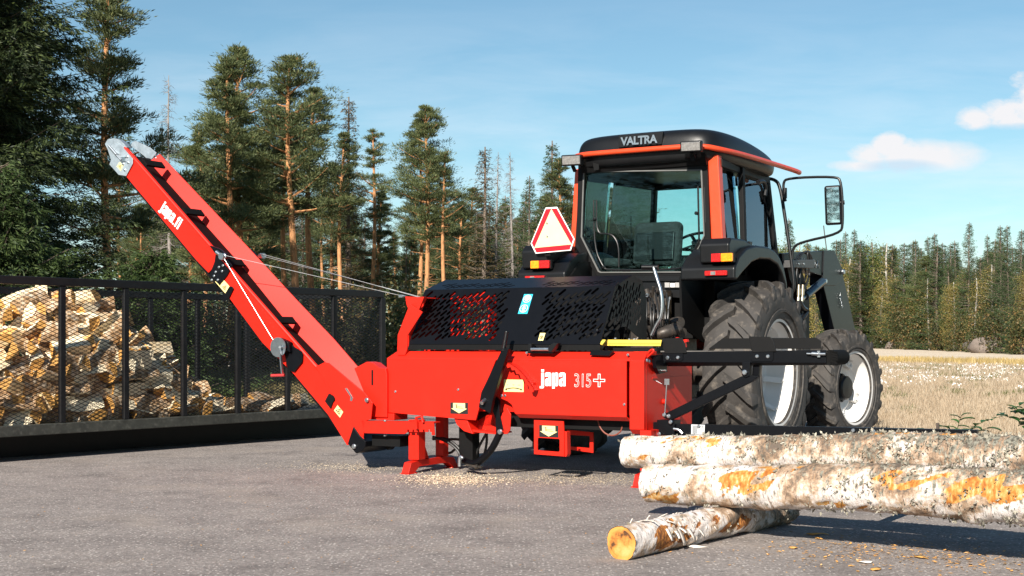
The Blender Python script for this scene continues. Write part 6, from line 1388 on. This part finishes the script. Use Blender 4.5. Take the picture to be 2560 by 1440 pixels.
# mirrors and their tube frames
def mirror_set(sg):
    f = lambda u, v, t=1.38: (lambda p: Vector((sg * p.x, p.y, p.z)))(Pt(u, v, t))
    arm_ = MB().tube([f(1896, 530), f(1892, 465), f(1904, 446), f(1934, 447), f(1950, 462), f(1962, 540), f(1980, 660), f(1986, 720), f(1978, 735)], .017, 10, smooth=2)
    fr_ = MB().tube([f(1962, 498), f(1957, 458), f(1968, 445), f(2088, 441), f(2104, 452), f(2108, 560), f(2100, 584), f(2000, 606), f(1982, 620), f(1981, 648)], .013, 10, smooth=2).tube([f(1962, 470), f(1962, 496)], .022, 10).tube([f(1962, 498), f(1964, 503)], .015, 8)
    o = D(arm_, 'mirror_arm', plast); D(fr_, 'mirror_frame', plast)
    c_ = f(2083, 513); w_ = abs((f(2103, 513) - f(2063, 513)).x); h_ = f(2083, 464).z - f(2083, 563).z
    m_ = MB().box((-w_/2, -.02, -h_/2), (w_/2, .03, h_/2)).build('mirror', plast, trac, bevel=.045, segs=5); m_.location = c_; m_.rotation_euler = (0, R(-2) * sg, R(16) * sg)
    g_ = MB().box((-w_/2 + .02, -.024, -h_/2 + .02), (w_/2 - .02, -.0195, h_/2 - .02)).build('mirror_glass', mirror, m_, bevel=.03, segs=4)
    MB().cyl((w_/2 * sg - .01, .0, .02), (w_/2 * sg + .03, .0, .02), .02).build('mirror_clamp', plast, m_)
mirror_set(1); 
D(MB().tube([Ps(1895, 455, .85), Ps(1908, 452, .85), Ps(1915, 470, .85), Ps(1912, 490, .85)], .022, 8, smooth=1), 'roof_clamp', plast, cab)
D(MB().tube([Pt(1860, 462, 1.0), Pt(1880, 458, 1.0), Pt(1892, 470, 1.0), Pt(1896, 520, 1.0), Pt(1900, 560, 1.0), Pt(1915, 640, 1.0)], .010, 8, smooth=2), 'hand_rail', plast, cab)
D(MB().tube([Ps(2067, 627, .62), Ps(2062, 590, .62), Ps(2059, 564, .62)], .006, 6), 'aerial', mat('aerial_grey', (.12, .12, .12), .5))
# front loader, right side
sl_ = .62
ld = D(MB().prism([Ps(u, v, sl_) for u, v in ((1960, 633), (2058, 627), (2056, 690), (2028, 681), (2008, 672), (1960, 668))], (-.12, 0, 0)), 'loader_arm', blk, bevel=.006)
D(MB().prism([Ps(u, v, sl_ + .012) for u, v in ((2060, 626.7), (2086, 625.7), (2107, 675), (2107, 689), (2100, 705), (2090, 714), (2057, 714))], (-.15, 0, 0)), 'loader_knee', blk, ld, bevel=.004)
D(MB().prism([Ps(u, v, sl_ - .005) for u, v in ((2058, 712), (2100, 700), (2107, 684), (2138, 823), (2150, 880), (2100, 880), (2086, 826))], (-.12, 0, 0)), 'loader_boom', blk, ld, bevel=.008)
bb(ld, [Ps(2106, 680, sl_ + .02), Ps(2061, 703, sl_ + .02)], (1, 0, 0), .03)
D(MB().cyl(Ps(2013, 741, sl_ + .03), Ps(2056, 704, sl_ + .03), .042), 'loader_cylinder', mat('cylinder_blue_black', (.03, .05, .07), .25, .3), ld)
D(MB().cyl(Ps(2005, 748, sl_ + .03), Ps(2020, 735, sl_ + .03), .02), 'piston_rod', zinc, ld)
D(MB().prism([Ps(u, v, .55) for u, v in ((1962, 640), (1996, 640), (2012, 700), (2024, 745), (2024, 860), (2006, 860), (2004, 750), (1975, 700))], (-.1, 0, 0)), 'loader_mount', blkm, bevel=.006)
vb = D(MB().prism([Ps(u, v, .78) for u, v in ((1982, 650), (2034, 649), (2037, 655), (2036, 671), (1982, 669))], (-.10, 0, 0)), 'valve_block', mat('valve_grey', (.06, .06, .06), .5), bevel=.006)
bb(vb, [Ps(1996, 660, .785), Ps(2009, 660, .785)], (1, 0, 0), .012)
for k, pth in enumerate((((1988, 650), (1996, 636), (2008, 630), (2020, 636), (2024, 650)), ((1996, 650), (2004, 634), (2016, 628), (2026, 636), (2030, 650)), ((2020, 650), (2018, 632), (2022, 628), (2026, 650)), ((2002, 672), (1999, 690), (1998, 712)), ((2013, 672), (2016, 690), (2010, 705)), ((1992, 672), (1990, 700), (1996, 730), (2000, 760)), ((2022, 672), (2024, 690), (2008, 730)))):
    D(MB().tube([Ps(u, v, .72 + .012 * k) for u, v in pth], .011, 8, smooth=2), 'hydraulic_hose', hose)
mb = MB()
for u in (1996, 2006):
    mb.cyl(Ps(u + 1, 712, .80), Ps(u - 1, 755, .80), .013).cyl(Ps(u + .6, 722, .80), Ps(u, 738, .80), .019).cyl(Ps(u - .2, 744, .80), Ps(u - .8, 752, .80), .02)
D(mb, 'couplings', copper, vb); D(MB().tube([Ps(1996, 752, .8), Ps(2004, 770, .8), Ps(2020, 776, .8), Ps(2010, 790, .8), Ps(2002, 800, .8)], [.03, .035, .02, .03, .015], 8, smooth=1), 'coupling_bundle', plast, vb)
a_, b_ = Ps(1996, 664, sl_ + .004), Ps(2049, 662, sl_ + .004)
text('lettering', 'VALTRA', a_, (0, 1, 0), (0, 0, 1), Ps(2049, 641, sl_).z - Ps(2049, 661, sl_).z, (b_ - a_).length, zinc, ld, outline=.02, th=.004)
# rear linkage, hitch and hydraulics behind the cab
for sg in (1, -1):
    D(MB().bar((sg * .34, -.3, .62), (sg * .42, -1.55, .60), .05, .09), 'lower_link', greasy, bevel=.006); D(MB().bar((sg * .36, -.45, 1.15), (sg * .40, -.95, .62), .035, .035), 'lift_rod', greasy)
D(MB().tube([Pt(1632, 842, -1.2), Pt(1660, 832, -1.2), Pt(1690, 822, -1.1), Pt(1702, 830, -1.1)], [.035, .05, .055, .03], 12, smooth=2).lathe(Pt(1690, 806, -1.0), (1, -.4, 0), [(-.04, .001), (-.04, .04), (.03, .05), (.06, .045), (.06, .001)], 16).lathe(Pt(1698, 830, -1.0), (1, -.6, -.2), [(-.05, .001), (-.05, .045), (.05, .045), (.05, .001)], 16), 'top_link', greasy)
mb = MB(); rg = np.random.default_rng(12)
for k in range(26):
    u, v = rg.uniform(1603, 1668), rg.uniform(722, 835); p = Pt(u, v, rg.uniform(-.9, -.5)); mb.cyl(p, p + Vector((rg.uniform(-.06, .06), rg.uniform(-.1, .02), rg.uniform(-.12, .12))), rg.uniform(.01, .032), 10)
D(mb.box(tuple(Pt(1605, 830, -.5)), tuple(Pt(1665, 725, -.5) + Vector((0, .12, 0)))), 'hydraulic_valves', greasy)
for k in range(7):
    u = 1612 + 9 * k; D(MB().tube([Pt(u, 735 + 5 * (k % 3), -.9), Pt(u + 6, 770, -1.0), Pt(u + 2 + 4 * (k % 2), 810, -1.05), Pt(u + 14, 850, -.95)], .009, 7, smooth=2), 'hydraulic_hose', hose)
D(MB().cyl(Pt(1674, 744, -1.0), Pt(1664, 822, -1.0), .006).cyl(Pt(1675, 742, -1.0), Pt(1674, 748, -1.0), .011), 'release_rod', zinc)
D(MB().lathe(Pt(1617, 738, -.95), (0, -1, 0), [(-.02, .001), (-.02, .016), (0, .016), (0, .007), (-.01, .006)], 16), 'coupling', zinc)
D(MB().box((-.14, -.9, .35), (.14, -.5, .75)).cyl((0, -1.6, .62), (0, -.5, .66), .045), 'drive_shaft', greasy)
# bent control lever of the processor, in front of the cab window
lv = B(MB().tube([Pt(1634, 668, -1.75), Pt(1640, 690, -1.75), Pt(1655, 735, -1.75), Pt(1654, 790, -1.75), Pt(1640, 812, -1.75), Pt(1628, 838, -1.75)], .015, 12, smooth=2), 'feed_lever', zinc)
B(MB().cyl(Pt(1605, 668, -1.76), Pt(1645, 668, -1.74), .019), 'grip', plast, lv)
B(MB().prism([Pt(u, v, -1.72) for u, v in ((1686, 846), (1692, 843), (1700, 850), (1716, 848), (1718, 854), (1712, 856), (1712, 868), (1702, 868))], (0, .04, 0)), 'red_catch', red)
# trees standing far behind the photographer, seen only in the mirror and the glass
for i in range(25):
    k = ('spruce', 'spruce', 'spruce')[i % 3]; put_tree(k, i % 2, *((-40 + 3.4 * i, -46 - 4 * (i % 3)) if i < 18 else (-50 + 2.2 * (i - 18), -3 - 5.2 * (i - 18))), 14 + (i * 7) % 5, 'tree behind the photographer, caught only in mirror and window reflections', 'trees behind the photographer', 1.9)

t_o, t_e, t_p = Ps(2097.5, 737, sl_ + .006), Ps(2104.5, 773, sl_ + .006), Ps(2104, 735, sl_ + .006)
text('lettering', 'TIASO', t_o, t_e - t_o, t_p - t_o, .05, (t_e - t_o).length, zinc, ld, outline=.02, th=.003)
